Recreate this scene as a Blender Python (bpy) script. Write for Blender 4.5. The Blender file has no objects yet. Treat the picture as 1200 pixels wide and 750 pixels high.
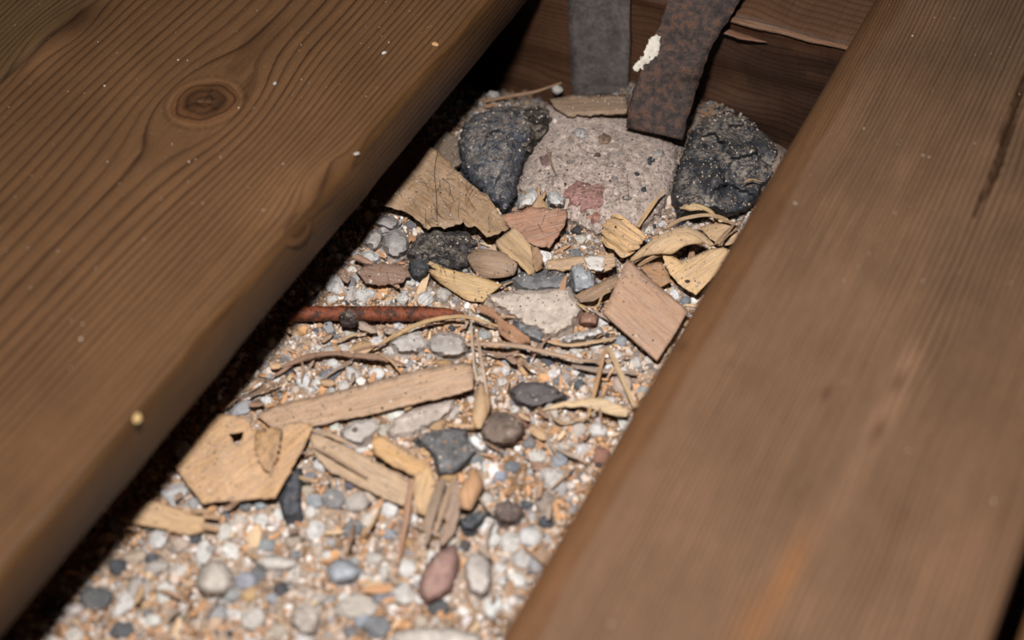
import bpy, math, random
import numpy as np
from mathutils import Vector, Matrix, Quaternion
from mathutils.geometry import delaunay_2d_cdt

random.seed(7)
rng = np.random.default_rng(7)
scene = bpy.context.scene
COL = scene.collection

# ------------------------------------------------------------------ camera
F_PX = 2000.0                                   # focal length in pixels of the 1200 px frame (60 mm lens)
CAM_H = 0.45                                    # metres above the top of the boards
d1 = np.array([1420., 2065., -2000.]); d1 /= np.linalg.norm(d1)
nz = np.array([-0.026, 0.705, 0.709]); nz -= nz.dot(d1) * d1; nz /= np.linalg.norm(nz)
W = np.array([np.cross(d1, nz), d1, nz])        # camera axes -> world axes (X across the boards, Y along them, Z up)
cam = bpy.data.cameras.new('camera'); cam_o = bpy.data.objects.new('camera', cam); COL.objects.link(cam_o)
cam.lens = 60; cam.sensor_width = 36; cam.clip_start = 0.01
cam_o.matrix_world = Matrix.Translation((0, 0, CAM_H)) @ Matrix([list(r) for r in W]).to_4x4()
cam.dof.use_dof = True; cam.dof.focus_distance = 0.785; cam.dof.aperture_fstop = 4.8
scene.camera = cam_o
# ------------------------------------------------------------------ world, flash, exposure
world = bpy.data.worlds.new('world'); scene.world = world; world.use_nodes = True
world.node_tree.nodes['Background'].inputs[0].default_value = (0.8, 0.85, 1.0, 1)
world.node_tree.nodes['Background'].inputs[1].default_value = 0.004
fl = bpy.data.lights.new('flash', 'AREA'); fl.shape = 'RECTANGLE'; fl.size = 0.05; fl.size_y = 0.035
fl.energy = 3.65; fl.color = (1.0, 0.98, 0.955); fl.spread = math.radians(115)
fl_o = bpy.data.objects.new('flash', fl); COL.objects.link(fl_o)
fl_o.location = (-0.095, 0.12, 0.57)
fl_o.rotation_euler = (Vector((-0.21, 0.42, -0.03)) - fl_o.location).to_track_quat('-Z', 'Y').to_euler()
scene.view_settings.view_transform = 'Standard'; scene.view_settings.look = 'None'
scene.view_settings.gamma = 1.0; scene.view_settings.use_curve_mapping = False
scene.view_settings.exposure = 0.0

# ------------------------------------------------------------------ helpers
Z0 = -0.080                                     # level of the rubble, metres
def at(px, py, z=Z0):
    px = np.asarray(px, float); py = np.asarray(py, float); z = np.asarray(z, float)
    r = np.stack([px - 600, 375 - py, np.full_like(px, -F_PX)], -1) @ W.T
    t = (z - CAM_H) / r[..., 2]
    p = r * t[..., None]; p[..., 2] += CAM_H
    return p
def at_y(px, py, Y):
    r = W @ np.array([px - 600., 375. - py, -F_PX]); p = r * (Y / r[1]); p[2] += CAM_H; return p
def px_scale(px, py, z=Z0):                     # pixels per metre there
    r = W @ np.array([px - 600., 375. - py, -F_PX]); return F_PX / ((z - CAM_H) / r[2] * F_PX)
def lin(c):
    c = np.asarray(c, float) / 255.0
    return np.where(c <= 0.04045, c / 12.92, ((c + 0.055) / 1.055) ** 2.4)
def col4(c): return tuple(float(x) for x in lin(c)) + (1.0,)

_perm = rng.permutation(4096)
_val = rng.random(4096)
def vnoise(p, seed=0):                          # smooth value noise in -1..1, p: n x 3
    p = np.asarray(p, float); i = np.floor(p).astype(int); f = p - i; f = f * f * (3 - 2 * f)
    def h(a, b, c): return _val[_perm[(_perm[(_perm[(a + seed * 57) & 4095] + b) & 4095] + c) & 4095]]
    out = 0
    for dx in (0, 1):
        for dy in (0, 1):
            for dz in (0, 1):
                w = (f[:, 0] if dx else 1 - f[:, 0]) * (f[:, 1] if dy else 1 - f[:, 1]) * (f[:, 2] if dz else 1 - f[:, 2])
                out = out + w * h(i[:, 0] + dx, i[:, 1] + dy, i[:, 2] + dz)
    return out * 2 - 1
def fbm(p, seed=0, octv=4):
    p = np.asarray(p, float)
    return sum(vnoise(p * 2 ** k, seed + k) * 0.5 ** k for k in range(octv))
def sm(a, b, x):
    t = np.clip((x - a) / (b - a), 0, 1); return t * t * (3 - 2 * t)

def mesh_of(name, v, tris, smooth=True, attrs=None):
    v = np.asarray(v, np.float32); me = bpy.data.meshes.new(name)
    if isinstance(tris, np.ndarray) and tris.ndim == 2:
        k = tris.shape[1]; n = len(tris)
        me.vertices.add(len(v)); me.vertices.foreach_set('co', v.ravel())
        me.loops.add(n * k); me.loops.foreach_set('vertex_index', tris.astype(np.int32).ravel())
        me.polygons.add(n); me.polygons.foreach_set('loop_start', np.arange(0, n * k, k, dtype=np.int32))
        me.update(calc_edges=True)
    else:
        me.from_pydata([tuple(map(float, x)) for x in v], [], [tuple(map(int, f)) for f in tris]); me.update()
    me.polygons.foreach_set('use_smooth', np.full(len(me.polygons), smooth))
    for an, (ty, data) in (attrs or {}).items():
        a = me.attributes.new(an, ty, 'POINT')
        a.data.foreach_set({'FLOAT': 'value', 'FLOAT_VECTOR': 'vector', 'FLOAT_COLOR': 'color'}[ty], np.asarray(data, np.float32).ravel())
    return me
def obj(name, me, mat, parent=None, color=(255, 255, 255), loc=None):
    if mat is not None and not me.materials: me.materials.append(mat)
    o = bpy.data.objects.new(name, me); COL.objects.link(o)
    if mat is not None and mat.name in WOODY:    # dry wood under dust: paler and pinker than fresh wood
        q = np.array(color, float); g = q.mean(); color = np.clip((q * 0.74 + 0.26 * (g + np.array([8, -1, -4]))) * 1.0, 0, 250)
    if mat is not None and mat.name in STONY:
        q = np.array(color, float); color = q.mean() + 0.72 * (q - q.mean())
    o.color = col4(color)
    if loc is not None: o.location = [float(x) for x in loc]
    if parent is not None: o.parent = parent
    return o
def centred(name, v, tris, mat, parent=None, color=(255, 255, 255), smooth=True, attrs=None):
    v = np.asarray(v, float); c = np.array([v[:, 0].mean(), v[:, 1].mean(), v[:, 2].min()])
    pl = np.zeros(3) if parent is None else np.array(parent.location)
    return obj(name, mesh_of(name, v - c, tris, smooth, attrs), mat, parent, color, c - pl)
WOODY = ('thin_wood_shaving', 'smooth_wood_chip', 'fibrous_splinter', 'papery_bark_shaving')
STONY = ('rough_rock', 'pale_slab_stone')
LAND = []                                       # (noun phrase, px, py) of the things the small pebbles are told by
def tag(o, label, cat, group=None, kind=None, land=None):
    o['label'] = label; o['category'] = cat
    if group: o['group'] = group
    if kind: o['kind'] = kind
    if land: LAND.append(land)
    return o

# ------------------------------------------------------------------ materials
class NT:
    def __init__(s, name):
        s.m = bpy.data.materials.new(name); s.m.use_nodes = True; s.t = s.m.node_tree; s.b = s.t.nodes['Principled BSDF']
    def n(s, ty, **kw):
        x = s.t.nodes.new('ShaderNode' + ty)
        for k, v in kw.items():
            if k == 'ins':
                for a, b in v.items(): x.inputs[a].default_value = b
            else: setattr(x, k, v)
        return x
    def l(s, a, b): s.t.links.new(a, b)
    def math(s, op, a, b=None):
        x = s.n('Math', operation=op)
        for i, q in enumerate((a, b)):
            if q is None: continue
            if isinstance(q, (int, float)): x.inputs[i].default_value = q
            else: s.l(q, x.inputs[i])
        return x.outputs[0]
    def mix(s, bt, fac, a, b):
        x = s.n('MixRGB', blend_type=bt)
        for i, q in enumerate((fac, a, b)):
            if isinstance(q, (int, float)): x.inputs[i].default_value = q
            elif isinstance(q, tuple): x.inputs[i].default_value = q
            else: s.l(q, x.inputs[i])
        return x.outputs[0]
    def ramp(s, fac, stops, interp='LINEAR'):
        x = s.n('ValToRGB'); x.color_ramp.interpolation = interp; e = x.color_ramp.elements
        while len(e) < len(stops): e.new(0.5)
        for el, (p, c) in zip(e, stops):
            el.position = p; el.color = c if len(c) == 4 else tuple(c) + (1,)
        s.l(fac, x.inputs[0]); return x.outputs[0]
    def noise(s, vec, scale, detail=4, rough=0.55, dist=0.0):
        x = s.n('TexNoise', ins={'Scale': scale, 'Detail': detail, 'Roughness': rough, 'Distortion': dist})
        if vec is not None: s.l(vec, x.inputs['Vector'])
        return x.outputs['Fac']
    def bump(s, h, strength, dist):
        x = s.n('Bump', ins={'Strength': strength, 'Distance': dist}); s.l(h, x.inputs['Height']); s.l(x.outputs[0], s.b.inputs['Normal'])
g_ = lambda v: (v, v, v, 1)

def stone_mat(name, scale, lo=0.45, hi=1.25, bump=0.5, bd=0.0006, spots=0.0, dust=None, rough=0.9):
    t = NT(name); oi = t.n('ObjectInfo'); tc = t.n('TexCoord')
    off = t.n('VectorMath', operation='ADD'); t.l(tc.outputs['Object'], off.inputs[0])
    k = t.n('CombineXYZ'); t.l(t.math('MULTIPLY', oi.outputs['Random'], 37.0), k.inputs[0]); t.l(k.outputs[0], off.inputs[1])
    v = off.outputs[0]
    n1 = t.noise(v, scale, 6, 0.62); n2 = t.noise(v, scale * 4.5, 3, 0.6)
    f = t.ramp(n1, [(0.25, g_(lo)), (0.5, g_(0.9)), (0.75, g_(hi))])
    c = t.mix('MULTIPLY', 1.0, oi.outputs['Color'], f)
    if spots:
        vo = t.n('TexVoronoi', ins={'Scale': scale * 3.0}); t.l(v, vo.inputs['Vector'])
        sp = t.ramp(vo.outputs['Color'], [(0.0, g_(0.25)), (0.2, g_(0.55)), (0.35, g_(1)), (0.78, g_(1)), (0.95, g_(1.7))])
        c = t.mix('MULTIPLY', spots, c, sp)
    if dust:
        geo = t.n('NewGeometry'); s = t.n('SeparateXYZ'); t.l(geo.outputs['Normal'], s.inputs[0])
        dm = t.math('MULTIPLY', t.ramp(s.outputs[2], [(0.25, g_(0)), (0.8, g_(1))]), t.math('MULTIPLY', t.ramp(t.noise(v, scale * 5, 4, 0.7), [(0.42, g_(0)), (0.58, g_(1))]), t.ramp(t.noise(v, scale * 0.5, 3, 0.6), [(0.40, g_(0)), (0.58, g_(1))])))
        c = t.mix('MIX', dm, c, col4(dust))
    t.l(c, t.b.inputs['Base Color']); t.b.inputs['Roughness'].default_value = rough
    t.b.inputs['Specular IOR Level'].default_value = 0.3
    t.bump(t.math('ADD', n1, t.math('MULTIPLY', n2, 0.5)), bump, bd)
    return t.m
M_PEBBLE = stone_mat('pebble_stone', 1.6, 0.6, 1.12, 0.4, 0.15)
M_ROCK = stone_mat('rough_rock', 130, 0.4, 1.3, 0.7, 0.0009, spots=0.7)
M_SLAB = stone_mat('pale_slab_stone', 170, 0.6, 1.15, 0.6, 0.0006, spots=0.35)
M_MORTAR = stone_mat('sandy_mortar', 330, 0.55, 1.25, 0.8, 0.0010, spots=0.85)
M_COAL = stone_mat('dusty_dark_rock', 90, 0.35, 1.3, 0.6, 0.0008, spots=0.3, dust=(132, 122, 112), rough=0.6)
M_CLUMP = stone_mat('hairy_dust_clump', 240, 0.3, 1.3, 0.9, 0.0010, spots=1.0, dust=(150, 138, 126), rough=0.85)

def attr_mat(name, rough=0.9, bump=None, varied=None):
    t = NT(name); a = t.n('Attribute', attribute_name='col'); c = a.outputs['Color']
    if varied:
        tc = t.n('TexCoord'); n1 = t.noise(tc.outputs['Object'], varied, 5, 0.65)
        c = t.mix('MULTIPLY', 1.0, c, t.ramp(n1, [(0.28, g_(0.55)), (0.5, g_(0.95)), (0.72, g_(1.3))]))
        if bump: t.bump(n1, 0.7, bump)
    t.l(c, t.b.inputs['Base Color']); t.b.inputs['Roughness'].default_value = rough
    t.b.inputs['Specular IOR Level'].default_value = 0.25
    return t.m
M_GRIT = attr_mat('loose_grit')
M_GROUND = attr_mat('dusty_ground', 0.95, 0.001, 420)

def shaving_mat(name, contrast=0.5, fibre=1.0, spots=0.35, ridge=0.4):
    t = NT(name); oi = t.n('ObjectInfo'); a = t.n('Attribute', attribute_name='grain')
    mp = t.n('Mapping'); mp.inputs['Scale'].default_value = (0.10, 1.3 * fibre, 1.0); t.l(a.outputs['Vector'], mp.inputs['Vector'])
    off = t.n('VectorMath', operation='ADD'); t.l(mp.outputs[0], off.inputs[0])
    k = t.n('CombineXYZ'); t.l(t.math('MULTIPLY', oi.outputs['Random'], 91.0), k.inputs[2]); t.l(k.outputs[0], off.inputs[1])
    n1 = t.noise(off.outputs[0], 1.0, 4, 0.6, 0.4)
    n2 = t.noise(off.outputs[0], 4.0, 2, 0.6)
    n3 = t.noise(a.outputs['Vector'], 0.9, 5, 0.7)
    f = t.ramp(n1, [(0.28, g_(1 - contrast)), (0.48, g_(0.95)), (0.7, g_(1.15))])
    c = t.mix('MULTIPLY', 1.0, oi.outputs['Color'], f)
    c = t.mix('MULTIPLY', 0.6, c, t.ramp(n2, [(0.3, g_(0.7)), (0.6, g_(1.1))]))
    c = t.mix('MULTIPLY', spots, c, t.ramp(n3, [(0.30, g_(0.25)), (0.44, g_(0.95)), (0.75, g_(1.15))]))
    n4 = t.noise(off.outputs[0], 0.35, 3, 0.6); n5 = t.noise(a.outputs['Vector'], 3.0, 4, 0.7)
    dm = t.math('MULTIPLY', t.ramp(n4, [(0.42, g_(0)), (0.66, g_(0.55))]), t.ramp(n5, [(0.40, g_(0.2)), (0.6, g_(1))]))
    c = t.mix('MIX', dm, c, col4((158, 140, 128)))
    c = t.mix('MULTIPLY', 1.0, c, t.ramp(n5, [(0.24, g_(0.35)), (0.36, g_(1)), (0.9, g_(1.1))]))
    t.l(c, t.b.inputs['Base Color']); t.b.inputs['Roughness'].default_value = 0.75
    t.b.inputs['Specular IOR Level'].default_value = 0.3
    t.bump(t.math('ADD', n1, t.math('MULTIPLY', n2, 0.4)), ridge, 0.0006)
    return t.m
M_SHAVE = shaving_mat('thin_wood_shaving')
M_CHIP = shaving_mat('smooth_wood_chip', 0.38, 1.0, 0.4, 0.35)
M_FIBRE = shaving_mat('fibrous_splinter', 0.6, 1.4, 0.4, 0.7)
M_LEAF = shaving_mat('papery_bark_shaving', 0.35, 0.8, 0.8, 0.5)

def board_mat(name, base, late, contrast):
    t = NT(name); ps = t.n('Attribute', attribute_name='psi'); ti = t.n('Attribute', attribute_name='tint'); tc = t.n('TexCoord')
    mp = t.n('Mapping'); mp.inputs['Scale'].default_value = (900, 45, 200); t.l(tc.outputs['Object'], mp.inputs['Vector'])
    fib = t.noise(mp.outputs[0], 1.0, 4, 0.65)
    fine = t.noise(tc.outputs['Object'], 1500, 2, 0.6)
    mott = t.noise(tc.outputs['Object'], 28, 4, 0.55)
    p = t.math('ADD', ps.outputs['Fac'], t.math('MULTIPLY', fib, 0.22))
    fr = t.math('FRACT', p)
    ring = t.ramp(fr, [(0.0, g_(0.8)), (0.10, g_(0.05)), (0.5, g_(0.0)), (0.78, g_(0.35)), (0.92, g_(1.0)), (1.0, g_(0.8))])
    # each ring is a little stronger or weaker than the next
    wn = t.n('TexWhiteNoise', noise_dimensions='1D'); t.l(t.math('FLOOR', p), wn.inputs['W'])
    rs = t.math('MULTIPLY', ring, t.math('ADD', t.math('MULTIPLY', wn.outputs['Value'], 0.5), 0.5))
    c = t.mix('MIX', t.math('MULTIPLY', rs, contrast), col4(base), col4(late))
    c = t.mix('MULTIPLY', 1.0, c, t.ramp(fib, [(0.3, g_(0.84)), (0.7, g_(1.12))]))
    c = t.mix('MULTIPLY', 1.0, c, t.ramp(fine, [(0.3, g_(0.86)), (0.7, g_(1.1))]))
    c = t.mix('MULTIPLY', 1.0, c, t.ramp(mott, [(0.3, g_(0.88)), (0.7, g_(1.1))]))
    c = t.mix('MULTIPLY', 1.0, c, ti.outputs['Color'])
    t.l(c, t.b.inputs['Base Color']); t.b.inputs['Roughness'].default_value = 0.5
    t.b.inputs['Specular IOR Level'].default_value = 0.3
    t.bump(t.math('ADD', t.math('MULTIPLY', rs, 0.8), t.math('MULTIPLY', fine, 0.25)), 0.35, 0.0004)
    return t.m

def rust_mat(name, cols, scale=140, bump=0.8):
    t = NT(name); tc = t.n('TexCoord'); n1 = t.noise(tc.outputs['Object'], scale, 8, 0.7); n2 = t.noise(tc.outputs['Object'], scale * 5, 4, 0.7)
    c = t.ramp(n1, [(p, col4(q)) for p, q in cols])
    c = t.mix('MULTIPLY', 0.8, c, t.ramp(n2, [(0.3, g_(0.45)), (0.6, g_(1.15))]))
    t.l(c, t.b.inputs['Base Color']); t.b.inputs['Roughness'].default_value = 0.6; t.b.inputs['Specular IOR Level'].default_value = 0.35
    t.bump(t.math('ADD', n1, n2), bump, 0.0006)
    return t.m
M_STRAP = rust_mat('rusted_iron', [(0.30, (34, 26, 25)), (0.44, (54, 43, 40)), (0.54, (76, 60, 54)), (0.60, (98, 64, 46)), (0.65, (80, 64, 58)), (0.74, (160, 146, 136))], 210, 1.0)
M_GREYSTRAP = rust_mat('dull_grey_iron', [(0.3, (62, 54, 52)), (0.5, (92, 84, 82)), (0.66, (110, 100, 98)), (0.78, (90, 62, 46))], 90, 0.4)
M_NAIL = rust_mat('orange_rust', [(0.28, (40, 26, 24)), (0.44, (70, 42, 32)), (0.53, (132, 68, 40)), (0.60, (110, 60, 40)), (0.68, (64, 42, 36)), (0.78, (150, 126, 114))], 190)
M_WHITE = stone_mat('white_plaster', 300, 0.75, 1.05, 0.6, 0.0005)
def plain(name, c, r=0.7):
    t = NT(name); t.b.inputs['Base Color'].default_value = col4(c); t.b.inputs['Roughness'].default_value = r; return t.m
M_HAIR = plain('black_hair', (26, 22, 20), 0.5)

# ------------------------------------------------------------------ ground under the boards
def ground_z(x, y):
    x = np.asarray(x, float); y = np.asarray(y, float); p = np.stack([x * 45, y * 45, x * 0], -1).reshape(-1, 3)
    p2 = p * 4.3
    z = Z0 - 0.003 + 0.0022 * vnoise(p, 3).reshape(x.shape) + 0.0011 * vnoise(p2, 5).reshape(x.shape)
    return z - 0.030 * sm(0.605, 0.64, y) * (1 - sm(-0.29, -0.27, x) * (1 - sm(-0.215, -0.2, x)))
gx = np.arange(-0.56, 0.06, 0.002); gy = np.arange(0.05, 0.70, 0.002)
GX, GY = np.meshgrid(gx, gy, indexing='ij'); GZ = ground_z(GX, GY)
idx = np.arange(GX.size).reshape(GX.shape)
quads = np.stack([idx[:-1, :-1], idx[1:, :-1], idx[1:, 1:], idx[:-1, 1:]], -1).reshape(-1, 4)
gp = np.stack([GX.ravel(), GY.ravel(), GZ.ravel()], -1)
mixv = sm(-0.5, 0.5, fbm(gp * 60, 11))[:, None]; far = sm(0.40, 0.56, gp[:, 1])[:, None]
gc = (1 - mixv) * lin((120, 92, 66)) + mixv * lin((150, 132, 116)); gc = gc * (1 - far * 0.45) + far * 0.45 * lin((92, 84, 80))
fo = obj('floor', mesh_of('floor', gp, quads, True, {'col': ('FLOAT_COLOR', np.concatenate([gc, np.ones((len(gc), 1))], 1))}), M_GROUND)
fo['kind'] = 'structure'; fo['label'] = 'dusty sub-floor ground of sand, sawdust and crushed mortar'

# ------------------------------------------------------------------ floor boards
def board(name, x0, x1, y0, y1, th, rad0, rad1, mat, step, ystep, psi_f, tint_f, disp_f=None):
    """A rounded plank along Y: closed profile in XZ, stations along Y; per-vertex ring phase and tint."""
    nt = max(8, int((x1 - x0) / step)); pr = []
    def arc(cx, cz, r, a0, a1, k): return [(cx + r * math.cos(a), cz + r * math.sin(a)) for a in np.linspace(a0, a1, k)]
    top = [(x, 0.0) for x in np.linspace(x1 - rad1, x0 + rad0, nt)]
    pr = [(x1, -th + 0.002), (x1, -rad1 - 0.004)] + arc(x1 - rad1, -rad1, rad1, 0, math.pi / 2, 9)[:-1] + top + \
        arc(x0 + rad0, -rad0, rad0, math.pi / 2, math.pi, 9)[1:] + [(x0, -rad0 - 0.004), (x0, -rad0 - 0.010), (x0, -th + 0.002), (x0 + 0.002, -th)] + \
        [(x, -th) for x in np.linspace(x0 + 0.02, x1 - 0.02, 4)] + [(x1 - 0.002, -th)]
    pr = np.array(pr); ys = np.arange(y0, y1, ystep); n, m = len(pr), len(ys)
    P = np.zeros((m, n, 3)); P[:, :, 0] = pr[:, 0]; P[:, :, 2] = pr[:, 1]; P[:, :, 1] = ys[:, None]
    v = P.reshape(-1, 3); psi = psi_f(v); tint = tint_f(v)
    if disp_f is not None: v = v + disp_f(v)
    ii = np.arange(m * n).reshape(m, n); a = ii[:-1]; b = ii[1:]
    q = np.stack([a, np.roll(a, -1, 1), np.roll(b, -1, 1), b], -1).reshape(-1, 4)
    me_v = v; faces = [tuple(f) for f in q]
    c = np.array([(x0 + x1) / 2, y0, -th])
    # end caps as triangle fans around their own centres
    ends = np.array([[(x0 + x1) / 2, y0, -th / 2], [(x0 + x1) / 2, ys[-1], -th / 2]]); k0 = len(me_v)
    me_v = np.concatenate([me_v, ends]); tri = []
    for j in range(n):
        tri.append((k0, ii[0, (j + 1) % n], ii[0, j], ii[0, j])); tri.append((k0 + 1, ii[-1, j], ii[-1, (j + 1) % n], ii[-1, (j + 1) % n]))
    fs = np.concatenate([q]); psi = np.concatenate([psi, [0, 0]]); tint = np.concatenate([tint, np.ones((2, 3))])
    me = mesh_of(name, me_v - c, [tuple(f) for f in fs] + [t[:3] for t in tri], True,
                 {'psi': ('FLOAT', psi), 'tint': ('FLOAT_COLOR', np.concatenate([tint, np.ones((len(tint), 1))], 1))})
    return obj(name, me, mat, None, loc=c)
def mixt(t, m, c): return t * (1 - m[:, None]) + m[:, None] * np.array(c)
def gauss(v, x, y, sx, sy): return np.exp(-((v[:, 0] - x) / sx) ** 2 - ((v[:, 1] - y) / sy) ** 2)

K1 = at(240, 120, 0.0); K2 = np.array([-0.3115, 0.437, 0.0]); K3 = np.array([-0.475, 0.476, 0])
XL, XR = -0.3098, -0.1518
def psi_left(v):
    u = (XL - v[:, 0]) * 1000 + np.minimum(0, v[:, 2] + 0.004) * -900; y = v[:, 1] * 1000
    w = fbm(np.stack([u * 0.012, y * 0.006, u * 0], -1), 21, 3) * 5 + vnoise(np.stack([u * 0.05, y * 0.02, u * 0], -1), 29) * 1.2
    u2 = u + w * (0.35 + 0.65 * sm(400, 470, y))
    for (kx, ky, _), a, an in ((K1, 17.0, 0.55), (K2, 9.0, 0.6), (K3, 9.0, 0.5)):
        uk, yk = (XL - kx) * 1000, ky * 1000
        du, dv = u - uk, (y - yk) * an; r2 = du * du + dv * dv + 6.0
        u2 = u2 - du * np.minimum(a * a / r2, 1.0) * (1.0 if a > 12.5 else 0.75)
    g = np.interp(u2, [-60, 0, 30, 55, 70, 105, 130, 165, 220], [-20, 0, 10, 16.5, 19, 24, 28.5, 36, 52])
    return g + 0.33 - np.interp((XL - K1[0]) * 1000, [55, 70, 105], [16.5, 19, 24]) % 1.0
def tint_left(v):
    t = np.ones((len(v), 3)); x, y = v[:, 0], v[:, 1]
    grey = (1 - sm(-0.4795, -0.4765, x)) * (1 - 0.6 * sm(0.48, 0.53, y))
    t = mixt(t, grey, (0.88, 1.0, 1.0))
    crack = np.exp(-((x + 0.4780) / 0.0016) ** 2) * (1 - sm(0.478, 0.50, y)); t = mixt(t, crack * 0.9, (0.25, 0.22, 0.2))
    t = mixt(t, gauss(v, -0.474, 0.484, 0.007, 0.014) * 0.8, (0.35, 0.33, 0.33))
    t = mixt(t, gauss(v, -0.468, 0.452, 0.009, 0.012) * 0.7, (1.35, 1.3, 1.3))
    d = np.hypot((x - K1[0]) * 1.0, (y - K1[1]) * 0.92) * 1000
    t = mixt(t, np.exp(-((d - 14.2) / 1.8) ** 2) * 0.45, (1.5, 1.45, 1.4)); t = mixt(t, np.exp(-((d - 17.0) / 0.7) ** 2) * 0.6, (0.5, 0.45, 0.42))
    # the pale smooth wood before the edge knot, the dark knot and the torn dark wedge behind the round knot
    t = mixt(t, gauss(v, -0.3255, 0.418, 0.012, 0.026) * 0.75, (1.5, 1.5, 1.5))
    t = mixt(t, gauss(v, -0.309, 0.412, 0.0045, 0.010) * 0.75, (0.35, 0.32, 0.3))
    t = mixt(t, gauss(v, -0.313, 0.436, 0.004, 0.009) * 0.5, (0.4, 0.36, 0.33))
    wedge = (np.abs(x + 0.389 + (y - 0.50) * 0.08) < 0.0065 * (0.6 + (y - 0.48) * 14)) * sm(0.477, 0.482, y) * (1 - sm(0.50, 0.53, y))
    t = mixt(t, wedge * 0.42, (0.5, 0.47, 0.45))
    side = sm(-0.3155, -0.3115, x); t = mixt(t, side * 0.8, (0.66, 0.60, 0.42))  # olive side face; its dimness under grazing flash is put into the tint
    return t
def disp_left(v):
    d = np.zeros_like(v); x, y, top = v[:, 0], v[:, 1], (v[:, 2] > -0.012)
    crack = np.exp(-((x + 0.4780) / 0.0010) ** 2) * (1 - sm(0.476, 0.498, y))
    d[:, 2] -= crack * 0.003 * top
    d[:, 2] += gauss(v, -0.474, 0.466, 0.012, 0.02) * 0.0012 * top
    b = gauss(v, -0.311, 0.424, 0.006, 0.016) * (v[:, 2] > -0.02)
    d[:, 0] += b * 0.0016; d[:, 2] += b * 0.0008
    e = vnoise(np.stack([x * 0, y * 55, v[:, 2] * 60], -1), 41) * 0.0006 * (x > -0.316); d[:, 0] += e
    return d
M_BL = board_mat('old_pine_board', (100, 71, 47), (46, 28, 17), 0.9)
M_BR = board_mat('dusty_pine_board', (105, 78, 58), (54, 36, 25), 0.9)
bl = board('wooden_board', -0.520, XL, 0.10, 0.82, 0.027, 0.004, 0.0042, M_BL, 0.0012, 0.0018, psi_left, tint_left, disp_left)
tag(bl, 'brown floor board with a round knot and a wavy ringed grain', 'floor board', 'floor boards', land=('knotty board', 240, 330))
# the round knot is a part: a shallow dome with rings of its own
rr = np.linspace(0, 1, 16); th_ = np.linspace(0, 2 * math.pi, 48, endpoint=False)
kv = [(0, 0, 0)]; kp = [0.0]; kt = [(0.42, 0.36, 0.33)]
for r in rr[1:]:
    for a in th_:
        wob = 1 + 0.05 * math.sin(2 * a + 1) + 0.03 * math.sin(5 * a)
        kv.append((0.0138 * r * wob * math.cos(a), 0.0155 * r * wob * math.sin(a), 0)); kp.append(r * 3.4 + 0.10 * math.sin(3 * a + 4 * r) + 0.06 * math.sin(7 * a))
        dk = (0.56 + 0.46 * sm(0.55, 0.85, r)) * (1 - 0.45 * max(0.0, math.cos(3 * a + 0.8)) ** 14 * (r < 0.62)) * (0.92 + 0.14 * math.sin(9 * r + 2 * a)); kt.append((dk, dk * 0.9, dk * 0.86))
kv = np.array(kv); kr = np.hypot(kv[:, 0], kv[:, 1])
kv[:, 2] = 0.0003 * (1 - (kr / kr.max()) ** 2) + 0.00012 - 0.0005 * np.exp(-(kv[:, 1] - kv[:, 0] * 0.4) ** 2 / 3e-7) * (kr < 0.006)
kf = [(0, 1 + i, 1 + (i + 1) % 48) for i in range(48)]
for k in range(14):
    for i in range(48):
        a, b = 1 + k * 48 + i, 1 + k * 48 + (i + 1) % 48; kf.append((a, a + 48, b + 48, b))
ko = obj('knot', mesh_of('knot', kv, kf, True, {'psi': ('FLOAT', kp), 'tint': ('FLOAT_COLOR', np.concatenate([np.array(kt), np.ones((len(kt), 1))], 1))}), M_BL, bl,
         loc=np.array([K1[0], K1[1], 0.0]) - np.array(bl.location)); ko['label'] = 'round dark knot with pale rim'

ek = [(0.0052 * r * math.cos(a), 0.0095 * r * math.sin(a), 0.0004 * (1 - r * r)) for r in np.linspace(0, 1, 9) for a in th_]
ek = np.array(ek); ef = [(k * 48 + i, (k + 1) * 48 + i, (k + 1) * 48 + (i + 1) % 48, k * 48 + (i + 1) % 48) for k in range(8) for i in range(48)]
ek = np.stack([ek[:, 2], ek[:, 1], ek[:, 0]], -1) * np.array([1, 1, 1.0])
ek = np.stack([ek[:, 0] * 0.8 + ek[:, 2] * -0.6, ek[:, 1], ek[:, 0] * 0.6 + ek[:, 2] * 0.8], -1)
ekr = np.repeat(np.linspace(0, 1, 9), 48); ekt = (0.32 + 0.25 * ekr)[:, None] * np.array([[1, .92, .84]])
eo = obj('edge_knot', mesh_of('edge_knot', ek, ef, True, {'psi': ('FLOAT', ekr * 1.8), 'tint': ('FLOAT_COLOR', np.concatenate([ekt, np.ones((len(ekt), 1))], 1))}), M_BL, bl,
         loc=np.array([XL - 0.0012 + 0.0010, 0.4085, -0.0030]) - np.array(bl.location)); eo['label'] = 'dark oval knot broken through the edge'

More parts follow.
